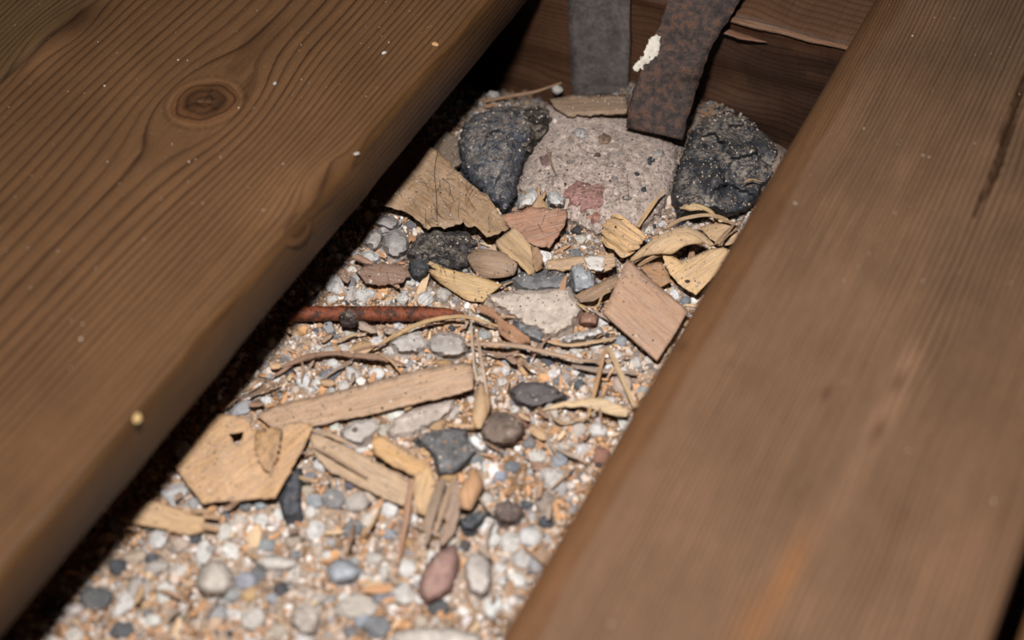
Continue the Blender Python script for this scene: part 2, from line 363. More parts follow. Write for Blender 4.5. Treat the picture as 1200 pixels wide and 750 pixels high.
CR = [at(1197, 100, 0.0), at(1172, 185, 0.0), at(1144, 250, 0.0)]
def crack_d(v):
    y = v[:, 1]; xs = np.interp(y, [p[1] for p in CR[::-1]], [p[0] for p in CR[::-1]])
    xs = xs + vnoise(np.stack([y * 160, y * 0, y * 0], -1), 51) * 0.0005
    wid = 0.0016 * np.sqrt(np.clip(sm(CR[2][1] - 0.004, CR[1][1], y), 0, 1)) * (0.8 + 0.4 * vnoise(np.stack([y * 300, y * 0, y * 0], -1), 53)) + 1e-5
    return np.exp(-((v[:, 0] - xs) / wid) ** 2) * (y > CR[2][1] - 0.004)
def psi_right(v):
    u = (v[:, 0] - XR) * 1000 + np.minimum(0, v[:, 2] + 0.004) * -900; y = v[:, 1] * 1000
    w = fbm(np.stack([u * 0.01, y * 0.004, u * 0], -1), 61, 3) * 3
    g = np.interp(u + w, [-60, 0, 20, 60, 90, 160], [-30, 0, 14, 34, 46, 74])
    du = u - 92; return g + 1.2 * np.exp(-(du / 12) ** 2) * vnoise(np.stack([u * 0.03, y * 0.02, u * 0], -1), 67)
def tint_right(v):
    t = np.ones((len(v), 3)); x, y = v[:, 0], v[:, 1]; u = (x - XR) * 1000
    edge = 1 - sm(11.5, 14.5, u + 1.5 * vnoise(np.stack([u * 0, y * 30, u * 0], -1), 71)); t = mixt(t, edge, (0.86, 0.72, 0.54))
    grey = gauss(v, -0.085, 0.62, 0.055, 0.22); t = mixt(t, grey * 0.9, (0.86, 0.95, 1.0))
    pale = sm(-0.1, 0.7, fbm(np.stack([u * 0.035, y * 14, u * 0], -1), 73, 3)) * (1 - edge); t = mixt(t, pale * 0.5, (1.22, 1.22, 1.24))
    for px, py, s, c, k in ((1064, 425, (0.004, 0.012), (1.55, 1.58, 1.66), 0.85), (1040, 480, (0.0045, 0.018), (1.6, 1.64, 1.74), 0.85), (1000, 560, (0.0045, 0.03), (1.42, 1.44, 1.5), 0.7),  # pale streaks, their bright gloss painted into the tint
                            (1030, 505, (0.0022, 0.006), (0.55, 0.45, 0.38), 0.7), (1053, 448, (0.0018, 0.006), (0.55, 0.45, 0.38), 0.6), (968, 460, (0.0018, 0.004), (0.5, 0.45, 0.42), 0.7),
                            (920, 680, (0.0035, 0.020), (1.5, 1.15, 0.72), 0.75), (880, 735, (0.006, 0.012), (1.45, 1.2, 0.85), 0.7), (930, 725, (0.007, 0.010), (1.35, 1.35, 1.35), 0.5),
                            (1052, 610, (0.006, 0.008), (0.72, 0.7, 0.68), 0.6), (800, 405, (0.0022, 0.003), (0.5, 0.4, 0.35), 0.7), (875, 440, (0.010, 0.008), (0.8, 0.76, 0.72), 0.5),
                            (1125, 640, (0.01, 0.02), (1.15, 1.12, 1.1), 0.5), (1085, 205, (0.004, 0.03), (0.8, 0.78, 0.76), 0.5), (1075, 85, (0.02, 0.03), (0.9, 0.92, 0.9), 0.7)):
        p = at(px, py, 0.0); t = mixt(t, gauss(v, p[0], p[1], *s) * k, c)
    t = mixt(t, np.clip(crack_d(v) * 1.3, 0, 1) * 0.85, (0.22, 0.17, 0.13))
    return t
def disp_right(v):
    d = np.zeros_like(v); d[:, 2] -= crack_d(v) * 0.0028 * (v[:, 2] > -0.002)
    return d
br = board('wooden_board', XR, -0.0108, 0.10, 0.82, 0.027, 0.0075, 0.004, M_BR, 0.0010, 0.0022, psi_right, tint_right, disp_right)
tag(br, 'dusty greyish floor board with fine straight grain and a long dark crack', 'floor board', 'floor boards', land=('fine-grained board', 830, 330))
ones = lambda v: np.ones((len(v), 3)) * np.array([0.95, 0.8, 0.6])
b3 = board('wooden_board', -0.0040, 0.136, 0.10, 0.82, 0.027, 0.004, 0.004, M_BR, 0.004, 0.01, psi_right, ones)
tag(b3, 'sliver of floor board beyond the narrow black joint', 'floor board', 'floor boards')

# ------------------------------------------------------------------ beam and iron straps at the back
YB = 0.6486
def beam():
    xs = np.arange(-0.50, 0.02, 0.003); prof = [(0.72, -0.0285), (0.70, -0.0285), (0.685, -0.0285), (0.67, -0.0285), (0.66, -0.0285), (0.652, -0.0285), (YB, -0.030)] + \
        [(YB, -0.030 - 0.004 * i) for i in range(1, 28)] + [(0.72, -0.14)]
    pr = np.array(prof); n, m = len(pr), len(xs); P = np.zeros((m, n, 3)); P[:, :, 0] = xs[:, None]; P[:, :, 1] = pr[:, 0]; P[:, :, 2] = pr[:, 1]
    v = P.reshape(-1, 3)
    nn = fbm(np.stack([v[:, 0] * 14, v[:, 1] * 120, v[:, 2] * 130], -1), 81)
    face = (v[:, 1] < YB + 0.001)
    v[:, 1] += -0.0016 * nn * face; v[:, 2] += 0.0008 * nn * (~face)
    top = v[:, 2] > -0.0295
    psi = v[:, 2] * 330 + fbm(np.stack([v[:, 0] * 12, v[:, 2] * 40, v[:, 0] * 0], -1), 83) * 1.6 + np.where(top, v[:, 1] * 200, 0)
    t = np.ones((len(v), 3)) * np.array([0.62, 0.50, 0.42])
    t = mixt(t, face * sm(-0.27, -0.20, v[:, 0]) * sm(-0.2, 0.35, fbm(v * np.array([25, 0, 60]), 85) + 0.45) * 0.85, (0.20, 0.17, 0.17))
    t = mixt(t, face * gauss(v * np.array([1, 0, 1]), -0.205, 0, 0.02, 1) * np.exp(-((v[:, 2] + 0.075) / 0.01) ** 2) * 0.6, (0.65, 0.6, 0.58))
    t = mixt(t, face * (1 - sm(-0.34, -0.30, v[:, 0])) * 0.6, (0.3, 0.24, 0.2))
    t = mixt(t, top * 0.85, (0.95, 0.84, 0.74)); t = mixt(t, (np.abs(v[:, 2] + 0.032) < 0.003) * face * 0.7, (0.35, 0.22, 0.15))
    ii = np.arange(m * n).reshape(m, n); a, b = ii[:-1], ii[1:]
    q = np.stack([a, b, np.roll(b, -1, 1), np.roll(a, -1, 1)], -1).reshape(-1, 4)
    c = np.array([-0.24, 0.68, -0.14])
    fs = [tuple(f) for f in q] + [tuple(ii[0]), tuple(ii[-1][::-1])]
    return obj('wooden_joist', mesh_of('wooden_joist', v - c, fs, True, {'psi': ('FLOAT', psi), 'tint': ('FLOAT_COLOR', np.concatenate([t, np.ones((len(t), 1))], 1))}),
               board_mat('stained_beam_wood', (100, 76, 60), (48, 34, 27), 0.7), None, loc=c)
bm_o = tag(beam(), 'dark stained wooden beam crossing behind the rubble under the boards', 'beam', land=('dark beam', 900, 80))

def catmull(P, k):
    P = np.asarray(P, float)
    if len(P) < 3:
        return np.stack([P[0] + (P[-1] - P[0]) * t for t in np.linspace(0, 1, k * max(1, len(P) - 1) + 1)])
    Q = np.concatenate([[2 * P[0] - P[1]], P, [2 * P[-1] - P[-2]]]); out = []
    for i in range(1, len(Q) - 2):
        p0, p1, p2, p3 = Q[i - 1:i + 3]
        for t in np.arange(k) / k:
            out.append(0.5 * (2 * p1 + (p2 - p0) * t + (2 * p0 - 5 * p1 + 4 * p2 - p3) * t * t + (3 * p1 - p0 - 3 * p2 + p3) * t ** 3))
    out.append(P[-1]); return np.array(out)

def loft(name, L, R, th, mat, parent=None, color=(255, 255, 255), k=5, across=7, camber=0.0, crumple=0.0, seed=0, ridges=0.0, nridge=3.0):
    """A strip between two edges given as (px, py, mm above the rubble) rows; real thickness th (m)."""
    L = catmull(L, k); R = catmull(R, k); n = len(L)
    A = at(L[:, 0], L[:, 1], Z0 + L[:, 2] / 1000); B = at(R[:, 0], R[:, 1], Z0 + R[:, 2] / 1000)
    s = np.linspace(0, 1, across)[None, :, None]; P = A[:, None] * (1 - s) + B[:, None] * s
    du = np.gradient(P, axis=0) if n > 1 else np.zeros_like(P); dv = np.gradient(P, axis=1)
    N = np.cross(du, dv); N /= np.linalg.norm(N, axis=2, keepdims=True) + 1e-12
    if N[..., 2].mean() < 0: N = -N
    ss = s[..., 0]; off = camber * (1 - (2 * ss - 1) ** 2) + ridges * np.sin(ss * nridge * 2 * math.pi + seed)
    q = P.reshape(-1, 3)
    off = off + crumple * fbm(q * 90, seed + 100, 3).reshape(n, across)
    T = P + N * off[..., None]; D = T - N * th
    ln = np.concatenate([[0], np.cumsum(np.linalg.norm(np.diff(P.mean(1), axis=0), axis=1))]) * 1000
    wd = np.linalg.norm(B - A, axis=1) * 1000
    G = np.stack([np.repeat(ln[:, None], across, 1), ss.repeat(n, 0).reshape(n, across) * wd[:, None], np.zeros((n, across))], -1)
    v = np.concatenate([T.reshape(-1, 3), D.reshape(-1, 3)]); gr = np.concatenate([G.reshape(-1, 3)] * 2)
    ii = np.arange(n * across).reshape(n, across); m = n * across; f = []
    for i in range(n - 1):
        for j in range(across - 1):
            a, b, c, d = ii[i, j], ii[i, j + 1], ii[i + 1, j + 1], ii[i + 1, j]; f += [(a, b, c, d), (a + m, d + m, c + m, b + m)]
    rim = list(ii[0, :]) + list(ii[1:, -1]) + list(ii[-1, -2::-1]) + list(ii[-2:0:-1, 0])
    for i in range(len(rim)):
        a, b = rim[i], rim[(i + 1) % len(rim)]; f.append((b, a, a + m, b + m))
    return centred(name, v, f, mat, parent, color, True, {'grain': ('FLOAT_VECTOR', gr)})

# splintered strip along the top edge of the beam
def edge_strip(name, pts, r, parent, mat, color, seed=0, n=7, flat=0.45):
    return stick(name, pts, r, mat, parent, color, seed=seed, n=n, flat=flat, world=True)
def stick(name, pts, r, mat, parent=None, color=(255, 255, 255), seed=0, n=6, flat=0.55, k=5, world=False, rough=0.15):
    """A splinter or twig: centre line (px, py, mm), half widths r in mm (list, along the line), flattened section."""
    P = np.asarray(pts, float); C = catmull(P, k)
    if not world: C = at(C[:, 0], C[:, 1], Z0 + C[:, 2] / 1000)
    m = len(C); R = np.interp(np.linspace(0, 1, m), np.linspace(0, 1, len(r)), r) / 1000
    T = np.gradient(C, axis=0); T /= np.linalg.norm(T, axis=1, keepdims=True) + 1e-12
    up = np.array([0, 0, 1.0]); S = np.cross(T, up); S /= np.linalg.norm(S, axis=1, keepdims=True) + 1e-9; U = np.cross(S, T)
    v = []; g = []; rg = np.random.default_rng(seed + 5); jag = rg.uniform(1 - rough * 2, 1 + rough, n)
    ln = np.concatenate([[0], np.cumsum(np.linalg.norm(np.diff(C, axis=0), axis=1))]) * 1000
    for i in range(m):
        for j in range(n):
            a = 2 * math.pi * j / n + 0.3; q = R[i] * jag[j] * (1 + rough * 0.5 * rg.standard_normal())
            v.append(C[i] + S[i] * math.cos(a) * q + U[i] * math.sin(a) * q * flat); g.append((ln[i], j * R[i] * 1000, 0))
    f = []
    for i in range(m - 1):
        for j in range(n):
            a, b = i * n + j, i * n + (j + 1) % n; f.append((a, b, b + n, a + n))
    f += [tuple(range(n))[::-1], tuple(range((m - 1) * n, m * n))]
    return centred(name, v, f, mat, parent, color, False if n < 7 else True, {'grain': ('FLOAT_VECTOR', g)})

sp_pts = [at(p[0], p[1], -0.0305) + np.array([0, -0.002, 0.001]) for p in ((852, 20), (880, 27), (915, 35), (950, 45), (990, 54), (1040, 66))]
edge_strip('splintered_edge', sp_pts, [2.2, 3.4, 2.8, 2.4, 2.2, 2.0], bm_o, M_FIBRE, (128, 84, 52), 3)
sp2 = [at(p[0], p[1], -0.036) + np.array([0, -0.004, 0]) for p in ((850, 30), (875, 38), (902, 44))]
edge_strip('splintered_edge', sp2, [2.2, 2.2, 0.4], bm_o, M_FIBRE, (120, 72, 44), 4)

def slab_pts(name, quads_, th, mat, parent=None, rows=18, across=8, crumple=0.0004, seed=0, bend=0.0):
    """Iron strap from rows of (left point, right point) in world metres."""
    L = catmull([q[0] for q in quads_], 6); R = catmull([q[1] for q in quads_], 6); n = len(L)
    s = np.linspace(0, 1, across)[None, :, None]; P = L[:, None] * (1 - s) + R[:, None] * s
    N = np.cross(np.gradient(P, axis=0), np.gradient(P, axis=1)); N /= np.linalg.norm(N, axis=2, keepdims=True) + 1e-12
    if N[..., 1].mean() > 0: N = -N
    P = P + N * (crumple * fbm(P.reshape(-1, 3) * 130, seed, 3).reshape(n, across))[..., None]
    jag = crumple * 1.2 * vnoise(np.stack([np.arange(n) * 0.9, np.arange(n) * 0., np.arange(n) * 0.], -1), seed + 3)
    P[:, 0, 0] += jag; P[:, -1, 0] -= jag
    D = P - N * th; v = np.concatenate([P.reshape(-1, 3), D.reshape(-1, 3)]); m = n * across
    ii = np.arange(m).reshape(n, across); f = []
    for i in range(n - 1):
        for j in range(across - 1):
            a, b, c, d = ii[i, j], ii[i, j + 1], ii[i + 1, j + 1], ii[i + 1, j]; f += [(a, b, c, d), (a + m, d + m, c + m, b + m)]
    rim = list(ii[0, :]) + list(ii[1:, -1]) + list(ii[-1, -2::-1]) + list(ii[-2:0:-1, 0])
    for i in range(len(rim)):
        a, b = rim[i], rim[(i + 1) % len(rim)]; f.append((b, a, a + m, b + m))
    return centred(name, v, f, mat, parent, smooth=True)
YG = YB - 0.0045
gs = slab_pts('iron_strap', [(at_y(664, -30, YG), at_y(738, -30, YG)), (at_y(666, 30, YG), at_y(737, 30, YG)), (at_y(669, 75, YG), at_y(736, 72, YG)), (at_y(671, 118, YG), at_y(734, 112, YG))],
              0.003, M_GREYSTRAP, seed=5, crumple=0.0003)
tag(gs, 'dull grey flat iron strap standing against the dark beam', 'iron strap', 'iron straps', land=('grey strap', 703, 60))
rows = []
for (l, r, z, yy) in (((784, -14), (872, -10), -0.014, 0), ((781, 3), (866, 3), -0.018, 0), ((776, 22), (852, 26), -0.024, 0), ((764, 50), (833, 56), -0.034, 0), ((752, 82), (824, 84), -0.044, 0), ((742, 108), (818, 102), -0.052, 0), ((736, 132), (808, 134), -0.060, 0), ((734, 150), (799, 163), -0.068, 0)):
    rows.append((at(l[0], l[1], z), at(r[0], r[1], z - 0.001)))
rs_ = slab_pts('iron_strap', rows, 0.0032, M_STRAP, seed=9, crumple=0.0006)
tag(rs_, 'rusty brown iron strap hanging over the mortar lump with a white plaster splash', 'iron strap', 'iron straps', land=('rusty strap', 785, 90))

# ------------------------------------------------------------------ outline based sheets and rocks
def in_poly(px, py, poly):
    P = np.asarray(poly, float); n = len(P); c = np.zeros(np.shape(px), bool); j = n - 1
    for i in range(n):
        x1, y1, x2, y2 = P[i, 0], P[i, 1], P[j, 0], P[j, 1]
        if y1 != y2:
            t = ((y1 > py) != (y2 > py)) & (px < (x2 - x1) * (py - y1) / (y2 - y1) + x1); c ^= t
        j = i
    return c
def densify(poly, step, rag, rg, closed=True):
    out = []; P = [np.asarray(p, float) for p in poly]; n = len(P)
    for i in range(n):
        a, b = P[i], P[(i + 1) % n]; k = max(1, int(round(np.hypot(*(b - a)[:2]) / step)))
        for t in range(k):
            q = a + (b - a) * t / k
            if rag: q = q.copy(); q[:2] += rg.normal(0, rag, 2) * (1.0 if t else 0.35)
            out.append(q)
    return np.array(out)
def edge_dist(px, py, poly):
    P = np.asarray(poly, float)[:, :2]; Q = np.roll(P, -1, 0); d = np.full(np.shape(px), 1e9)
    for a, b in zip(P, Q):
        ab = b - a; L2 = ab @ ab + 1e-9; t = np.clip(((px - a[0]) * ab[0] + (py - a[1]) * ab[1]) / L2, 0, 1)
        d = np.minimum(d, np.hypot(px - a[0] - t * ab[0], py - a[1] - t * ab[1]))
    return d
def triangulate(out, holes, step, rg):
    lo, hi = out[:, :2].min(0), out[:, :2].max(0)
    X, Y = np.meshgrid(np.arange(lo[0], hi[0], step), np.arange(lo[1], hi[1], step)); X = (X + rg.normal(0, step * 0.18, X.shape)).ravel(); Y = (Y + rg.normal(0, step * 0.18, Y.shape)).ravel()
    k = in_poly(X, Y, out) & (edge_dist(X, Y, out) > step * 0.45)
    for h in holes: k &= ~in_poly(X, Y, h) & (edge_dist(X, Y, h) > step * 0.3)
    pts = [Vector(p[:2]) for p in out]; ed = [(i, (i + 1) % len(out)) for i in range(len(out))]
    for h in holes:
        b = len(pts); pts += [Vector(p[:2]) for p in h]; ed += [(b + i, b + (i + 1) % len(h)) for i in range(len(h))]
    pts += [Vector((x, y)) for x, y in zip(X[k], Y[k])]
    r = delaunay_2d_cdt(pts, ed, [], 0, 1e-4)
    v = np.array([tuple(p) for p in r[0]]); t = np.array([f for f in r[2] if len(f) == 3])
    c = v[t].mean(1); keep = in_poly(c[:, 0], c[:, 1], out)
    for h in holes: keep &= ~in_poly(c[:, 0], c[:, 1], h)
    t = t[keep]
    a, b, c3 = v[t[:, 0]], v[t[:, 1]], v[t[:, 2]]
    area = (b[:, 0] - a[:, 0]) * (c3[:, 1] - a[:, 1]) - (b[:, 1] - a[:, 1]) * (c3[:, 0] - a[:, 0])
    t[area > 0] = t[area > 0][:, ::-1]                # pixel y runs down: wind so that normals point up
    t = t[np.abs(area) > 1e-6]
    used = np.unique(t); mp = -np.ones(len(v), int); mp[used] = np.arange(len(used))
    return v[used], mp[t]
def rim_edges(t):
    e = {}
    for f in t:
        for a, b in ((f[0], f[1]), (f[1], f[2]), (f[2], f[0])): e[(a, b)] = 1
    return [(a, b) for (a, b) in e if (b, a) not in e]
def close_shell(top, bot, t):
    m = len(top); f = [tuple(x) for x in t] + [(x[2] + m, x[1] + m, x[0] + m) for x in t] + [(b, a, a + m, b + m) for a, b in rim_edges(t)]
    return np.concatenate([top, bot]), f
def normals(v, t):
    n = np.zeros_like(v); fn = np.cross(v[t[:, 1]] - v[t[:, 0]], v[t[:, 2]] - v[t[:, 0]])
    for k in range(3): np.add.at(n, t[:, k], fn)
    return n / (np.linalg.norm(n, axis=1, keepdims=True) + 1e-15)

def sheet(name, outline, h, grain, mat, color, th=0.5, step=5.0, rag=0.5, holes=(), bend=None, crumple=0.0, seed=0, parent=None, cs=0.05):
    """A thin piece from its outline; h: mm above the rubble, one number or one per corner; grain: direction in degrees; th, crumple in mm."""
    rg = np.random.default_rng(seed + 17); O = np.array(outline, float)
    hh = np.full(len(O), float(h)) if np.isscalar(h) else np.array(h, float)
    D = densify(np.concatenate([O, hh[:, None]], 1), step, rag, rg)
    v, t = triangulate(D, [np.array(q, float) for q in holes], step, rg)
    d2 = (v[:, None, 0] - D[None, :, 0]) ** 2 + (v[:, None, 1] - D[None, :, 1]) ** 2 + 0.5
    w = 1 / d2 ** 1.3; z = (w * D[None, :, 2]).sum(1) / w.sum(1)
    if bend is not None: z = z + bend(v[:, 0], v[:, 1])
    if crumple: z = z + crumple * fbm(np.concatenate([v * cs, np.zeros((len(v), 1))], 1), seed + 200, 4)
    P = at(v[:, 0], v[:, 1], Z0 + z / 1000); N = normals(P, t)
    a = math.radians(grain); c, s = math.cos(a), math.sin(a); k = px_scale(O[:, 0].mean(), O[:, 1].mean()) / 1000
    G = np.stack([(v[:, 0] * c - v[:, 1] * s) / k, (v[:, 0] * s + v[:, 1] * c) / k, np.zeros(len(v))], -1)
    vv, f = close_shell(P, P - N * th / 1000, t)
    return centred(name, vv, f, mat, parent, color, True, {'grain': ('FLOAT_VECTOR', np.concatenate([G, G]))})

def rock(name, outline, h0, H, w, mat, color, step=5.0, rag=1.0, amp=1.0, seed=0, parent=None, facets=0, slope=1.0, fs=0.05, smooth=False, crag=0, crag_h=2.5):
    """A stone from its outline: it rises from h0 to h0+H mm within w px of the outline, broken by facets and noise, and goes down into the ground."""
    rg = np.random.default_rng(seed + 31); D = densify(np.array(outline, float), step, rag, rg); v, t = triangulate(D, [], step, rg)
    d = edge_dist(v[:, 0], v[:, 1], D); q = np.clip(d / w, 0, 1); prof = np.sqrt(1 - (1 - q) ** 2)
    z = h0 + H * prof
    c = v.mean(0); ext = np.ptp(v, axis=0).max() / 2
    if facets:
        pl = np.full(len(v), 1e9)
        for i in range(facets):
            a = rg.uniform(0, 2 * math.pi); g = rg.uniform(0.1, 0.75) * H / ext; o = rg.uniform(0.75, 1.25) * H
            pl = np.minimum(pl, h0 + o + g * ((v[:, 0] - c[0]) * math.cos(a) + (v[:, 1] - c[1]) * math.sin(a)))
        z = np.minimum(z, np.maximum(pl, h0 + 0.25 * H * prof))
    z = z + amp * fbm(np.concatenate([v * fs, np.zeros((len(v), 1))], 1), seed + 300, 5) * np.clip(q * 2, 0.15, 1)
    if crag:
        sd = v[rg.choice(len(v), crag, replace=False)]; wv = v + 2.5 * np.stack([vnoise(np.concatenate([v * .12, v[:, :1] * 0], 1), seed + 7), vnoise(np.concatenate([v * .12, v[:, :1] * 0], 1), seed + 8)], -1)
        k = ((wv[:, None] - sd[None]) ** 2).sum(2).argmin(1); gr_ = rg.normal(0, 0.11, (crag, 2)) * crag_h / 2.5; of = rg.normal(0, 0.45, crag) * crag_h
        z = z + (of[k] + ((v - sd[k]) * gr_[k]).sum(1)) * np.clip(q * 1.6, 0, 1)
    P = at(v[:, 0], v[:, 1], Z0 + z / 1000); B = P.copy(); B[:, 2] = Z0 - 0.010
    if h0 > 8: B[:, 2] = np.minimum(P[:, 2] - 0.001, Z0 + h0 / 1000 - 0.002)
    vv, f = close_shell(P, B, t)
    return centred(name, vv, f, mat, parent, color, smooth)
exec_area = []                                   # outlines where no loose pebble is strewn
def keep_off(poly): exec_area.append(np.array(poly, float)[:, :2])

# plaster splash on the rusty strap: a part, lifted just off the iron
def on_strap(px, py):                            # height of the strap face under a pixel
    rz = np.interp(py, [-10, 3, 24, 53, 83, 105, 133, 156], [-0.014, -0.018, -0.0245, -0.0345, -0.0445, -0.0525, -0.0605, -0.0685]); return (rz - Z0) * 1000
sp_o = [(763, 43), (770, 40), (775, 43), (773, 55), (770, 66), (762, 72), (753, 77), (748, 84), (744, 82), (743, 77), (750, 70), (756, 60), (760, 50)]
sheet('plaster_splash', sp_o, [on_strap(x, y) + 0.9 for x, y in sp_o], 60, M_WHITE, (214, 205, 192), th=1.6, step=3, rag=0.9, crumple=0.5, seed=3, parent=rs_, cs=0.2)['label'] = 'white plaster splash'

# --- mortar lump and the rocks around it
mo = [(640, 124), (674, 113), (705, 120), (735, 137), (765, 152), (792, 172), (793, 200), (786, 226), (778, 246), (764, 262), (738, 272), (700, 276), (668, 262), (640, 248), (614, 240), (606, 222), (613, 198), (622, 172), (632, 146)]
mortar = rock('mortar_lump', mo, 0, 11, 75, M_MORTAR, (178, 160, 150), 3.2, 1.2, 1.3, 2, fs=0.09); keep_off(mo)
tag(mortar, 'broad sandy lump of old mortar with red brick crumbs under the rusty strap', 'mortar', land=('sandy mortar lump', 700, 195))
def mz(px, py): return 11 * math.sqrt(1 - (1 - min(1, float(edge_dist(np.array([px]), np.array([py]), np.array(mo, float))[0]) / 75)) ** 2)
for i, (o_, c, H) in enumerate((
    ([(664, 215), (690, 205), (712, 218), (714, 235), (700, 246), (676, 242), (660, 230)], (156, 118, 110), 1.0),
    ([(632, 184), (645, 176), (656, 184), (648, 198), (636, 196)], (126, 100, 96), 0.8),
    ([(690, 244), (706, 240), (712, 252), (700, 260), (688, 256)], (162, 120, 106), 1.0))):
    rock('brick_crumb', o_, mz(*np.mean(o_, 0)) - 1.2, H + 1.0, 14, M_MORTAR, c, 3.0, 1.6, 1.0, 20 + i, mortar)['label'] = 'reddish brick crumb set in the mortar'
for i, (x, y, r, c) in enumerate(((680, 158, 11, (178, 172, 170)), (707, 163, 11, (132, 108, 90)), (770, 180, 10, (170, 162, 156)), (762, 189, 8, (66, 68, 74)), (728, 182, 6, (176, 168, 160)), (745, 205, 5, (72, 74, 80)), (735, 232, 7, (168, 158, 150)), (754, 222, 5, (80, 84, 90)), (700, 182, 5, (120, 96, 88)), (720, 208, 5, (180, 172, 166)), (668, 190, 5, (170, 160, 152)))):
    a = np.linspace(0, 2 * math.pi, 7, endpoint=False) + i; rad = r * np.random.default_rng(i).uniform(0.7, 1.15, 7)
    rock('pebble_inclusion', np.stack([x + rad * np.cos(a), y + rad * 0.75 * np.sin(a)], -1), mz(x, y) - 1.0, 2.6, r * 0.7, M_MORTAR, c, 3.0, 0.4, 0.4, 40 + i, mortar)
ds = [(536, 168), (543, 146), (560, 132), (585, 124), (612, 126), (636, 140), (632, 156), (618, 180), (609, 208), (604, 236), (592, 250), (574, 240), (558, 222), (541, 200)]
o = rock('dark_rock', ds, 0, 17, 34, M_CLUMP, (84, 86, 94), 3.2, 1.2, 1.4, 5, fs=0.1, crag=22, crag_h=1.6); keep_off(ds)
tag(o, 'upright blue-grey rock flecked with dust behind the ragged tan shaving', 'rock', land=('blue-grey flecked rock', 570, 180))
br_ = [(600, 132), (622, 124), (645, 128), (650, 140), (640, 162), (626, 178), (608, 184), (598, 160)]
o = rock('soot_clod', br_, 3, 7, 18, M_CLUMP, (52, 44, 40), 3.6, 1.6, 2.4, 6, fs=0.1); keep_off(br_)
tag(o, 'sooty brown clod wedged between the flecked rock and the mortar', 'clod')
dk = [(786, 232), (791, 206), (800, 178), (812, 152), (828, 137), (848, 130), (868, 132), (886, 146), (900, 160), (918, 176), (912, 204), (896, 226), (876, 246), (856, 256), (838, 250), (815, 252), (796, 256)]
o = rock('dark_rock', dk, 0, 22, 40, M_COAL, (52, 54, 60), 3.2, 1.0, 1.0, 83, facets=12, fs=0.08, crag=11, crag_h=2.4); keep_off(dk)
tag(o, 'large black craggy rock dusted pale beside the fine-grained board', 'rock', land=('black craggy rock', 845, 195))
dk2 = [(888, 170), (905, 166), (925, 178), (918, 205), (896, 228), (878, 232), (884, 205)]
o = rock('sandy_clod', dk2, 2, 8, 16, M_MORTAR, (140, 122, 108), 4, 1.2, 1.5, 9); tag(o, 'sandy grey clod leaning on the black craggy rock', 'clod')
fw = [(644, 116), (668, 112), (700, 111), (733, 110), (735, 121), (734, 131), (700, 132), (664, 134), (652, 126)]
o = sheet('wood_scrap', fw, [9, 10, 10, 10, 11, 12, 12, 11, 9], 2, M_FIBRE, (146, 116, 88), 1.6, 4.5, 0.7, crumple=0.5, seed=12)
tag(o, 'flat tan wood scrap lying across the back of the mortar lump', 'wood scrap', land=('flat wood scrap', 690, 121))
ow = [(500, 168), (520, 152), (536, 160), (540, 190), (528, 196), (512, 182)]
o = sheet('wood_scrap', ow, 7, 50, M_FIBRE, (112, 96, 78), 2.0, 4.5, 0.7, seed=13); tag(o, 'drab wood scrap in shadow between the knotty board and the flecked rock', 'wood scrap')
stn = rock('stone', [(518, 206), (530, 198), (540, 206), (546, 222), (536, 226), (522, 220)], 0, 8, 9, M_ROCK, (112, 106, 102), 4, 0.7, 0.6, 14)
tag(stn, 'small dull grey stone against the foot of the flecked rock', 'stone', 'grey stones')

# --- shavings and stones in the middle
lf = [(436, 232), (450, 240), (470, 246), (484, 253), (496, 266), (502, 268), (512, 264), (521, 268), (534, 263), (543, 260), (549, 266), (556, 264), (570, 277), (584, 274), (597, 268), (591, 258), (584, 249), (572, 228), (555, 217), (537, 201), (517, 180), (508, 174), (490, 166), (455, 190), (436, 212)]
lz = [7, 8, 8, 9, 10, 11, 11, 10, 10, 11, 11, 10, 10, 10, 10, 11, 11, 11, 12, 12, 12, 12, 10, 8, 7]
o = sheet('wood_shaving', lf, lz, -35, M_LEAF, (160, 124, 86), 0.6, 4.5, 0.9, crumple=1.4, seed=15); keep_off(lf)
tag(o, 'large ragged tan shaving strewn with hairs beside the knotty board', 'wood shaving', land=('ragged tan shaving', 520, 230))
bs = [(585, 253), (597, 249), (611, 246), (622, 243), (644, 244), (665, 245), (664, 254), (662, 262), (653, 277), (643, 290), (637, 289), (625, 287), (608, 275), (596, 264)]
o = sheet('wood_shaving', bs, [6, 7, 8, 9, 10, 10, 9, 8, 7, 6, 5, 5, 5, 5], 12, M_SHAVE, (168, 116, 86), 0.7, 4, 0.6, crumple=0.8, seed=16, bend=lambda x, y: 0.5 * np.sin((y - 245 + (x - 600) * 0.15) * 1.1)); keep_off(bs)
tag(o, 'brown ribbed fan-shaped shaving before the mortar lump', 'wood shaving', land=('brown ribbed shaving', 628, 264))
tb = [(616, 245), (618, 238), (614, 223), (618, 226), (623, 235), (627, 232), (629, 219), (633, 220), (633, 229), (639, 223), (640, 226), (636, 234), (644, 245)]
sheet('torn_edge', tb, [8, 9, 12, 12, 10, 10, 14, 14, 11, 13, 13, 10, 9], 80, M_SHAVE, (170, 128, 78), 0.5, 3, 0.5, crumple=0.5, seed=17, parent=o)['label'] = 'torn tan tuft'
for nm, poly, c, H, lab, ld in (
    ('stone', [(607, 246), (606, 236), (612, 226), (622, 219), (631, 220), (634, 230), (626, 244)], (206, 200, 194), 9, 'whitish stone behind the brown ribbed shaving, toward the ragged tan shaving', None),
    ('stone', [(639, 226), (645, 222), (654, 223), (665, 233), (663, 241), (654, 245), (643, 243)], (208, 204, 200), 9, 'whitish angular stone at the tip of the brown ribbed shaving', None)):
    o = rock(nm, poly, 5, H, 9, M_SLAB, c, 3.5, 0.5, 0.5, len(poly) + 3); tag(o, lab, 'stone', 'whitish stones'); keep_off(poly)
